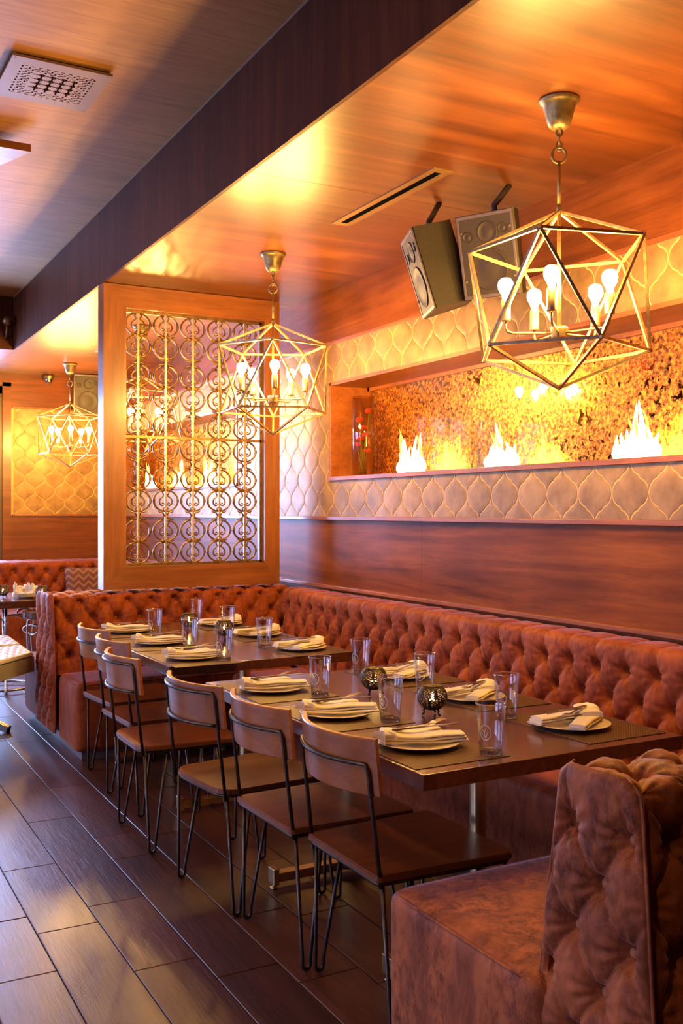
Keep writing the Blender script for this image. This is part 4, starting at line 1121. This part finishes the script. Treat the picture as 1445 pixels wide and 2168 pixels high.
rt_ = thing('round_table', 'round dark table with bent steel tube base, at the left edge', 'table', (1.43, 8.33, 0))
MB().lathe([(0, .75), (.44, .75), (.447, .745), (.447, .70), (.44, .695), (0, .695)], 56, smooth=False).build('tabletop', M['table'], rt_); tubes_base(rt_, .34, .695)
st = thing('side_table', 'small low round table with steel tube legs behind the purple bench end', 'table', (1.60, 7.78, 0))
MB().lathe([(0, .68), (.125, .68), (.128, .675), (.128, .63), (.12, .625), (0, .625)], 36, smooth=False).build('tabletop', M['table'], st); tubes_base(st, .12, .625)
sx_, sy_ = 1.57, 8.19
for k in range(4):
    wd_ = ('lowest', 'second lowest', 'second highest', 'top')[k]
    plate(wd_+' plate of the small stack on the round table at the left', sx_, sy_, TZ+.0006+k*.0085).scale = (.8, .8, 1)
for k, (dx, dy, rz, zz, lb) in enumerate(((-.055, .02, .9, .044, 'left'), (.015, .050, 2.0, .046, 'middle'), (.048, -.040, 1.2, .045, 'right'))):
    o = napkin('white bundled napkin, %s one on the plate stack of the round table' % lb, sx_+dx, sy_+dy, rz, TZ+zz, 20+k, 'daynapkin'); o.scale = (.34, .36, 2.0)
    if k: o.rotation_euler = (rad(8)*(-1)**k, rad(-8), rz)
holder('silver candle holder in front of the plate stack on the round table', 1.665, 8.015, .2)
holder('candle holder left behind the plate stack on the round table', 1.405, 8.235, .9)
# patterned cushion on the far banquette
cu = MB(); P = []
for i in range(25):
    row = []
    for j in range(25):
        u_, v_ = i/12-1, j/12-1; bul = (max(0, 1-u_**4)*max(0, 1-v_**4))**.5; pin = 1-.07*(1-abs(u_))*abs(v_)**2
        row.append((u_*.23*(1-.06*(1-v_*v_)*0-.05*(1-abs(v_))), 0-.075*bul, v_*.20*(1-.05*(1-abs(u_)))))
    P.append(row)
cu.grid(P); cu.grid([[(a, -b, c_) for a, b, c_ in r] for r in P])
cu_o = cu.build('throw_cushion', M['cushion'], None, (2.60, 10.27, .668), (rad(-14), 0, rad(-8))); tag(cu_o, 'brown hexagon-patterned cushion leaning on the far banquette beside the wooden screen', 'cushion')
# quilted leather bench in the aisle
lb = thing('leather_bench', 'pale grey quilted leather bench in the aisle at the left edge', 'bench', (0, 0, 0))
A4 = [Vector((1.315, 6.57, .535)), Vector((1.315, 7.40, .555)), Vector((.30, 7.75, .60)), Vector((.52, 5.72, .52))]
n1, n2 = 130, 60; P = []
for i in range(n1+1):
    row = []
    for j in range(n2+1):
        u_, v_ = i/n1, j/n2; p = A4[0].lerp(A4[3], u_).lerp(A4[1].lerp(A4[2], u_), v_)
        q = abs(math.sin((u_*16+v_*6)*PI))*abs(math.sin((u_*16-v_*6)*PI)); e_ = min(u_, 1-u_, v_, 1-v_)
        ch = 1-math.exp(-((v_-.45)/.02)**2)
        row.append((p.x, p.y, p.z-.004+.004*q**.5*ch-.02*max(0, 1-e_/.03)**2-.018*(1-ch)))
    P.append(row)
MB().grid(P).build('quilted_cushion', M['leather'], lb)
mb = MB(); top_ = [(a.x, a.y, a.z-.030) for a in A4]; bot_ = [(a.x, a.y, a.z-.125) for a in A4]
mb.add(top_+bot_, [(0, 1, 5, 4), (1, 2, 6, 5), (2, 3, 7, 6), (3, 0, 4, 7), (4, 5, 6, 7), (0, 3, 2, 1)]); mb.build('cushion_side', M['leather'], lb)
mb = MB()
for (x0_, y0_, x1_, y1_) in ((1.18, 6.70, .55, 7.35), (1.15, 7.25, .65, 6.15)):
    d = Vector((x1_-x0_, y1_-y0_, 0)).normalized(); mb.tube([(x0_, y0_, .42), (x0_*.7+x1_*.3, y0_*.7+y1_*.3, .22), (x1_, y1_, .02)], .03, 4); mb.tube([(x1_, y1_, .42), (x1_*.7+x0_*.3, y1_*.7+y0_*.3, .22), (x0_, y0_, .02)], .03, 4)
mb.build('crossed_base', M['table'], lb)
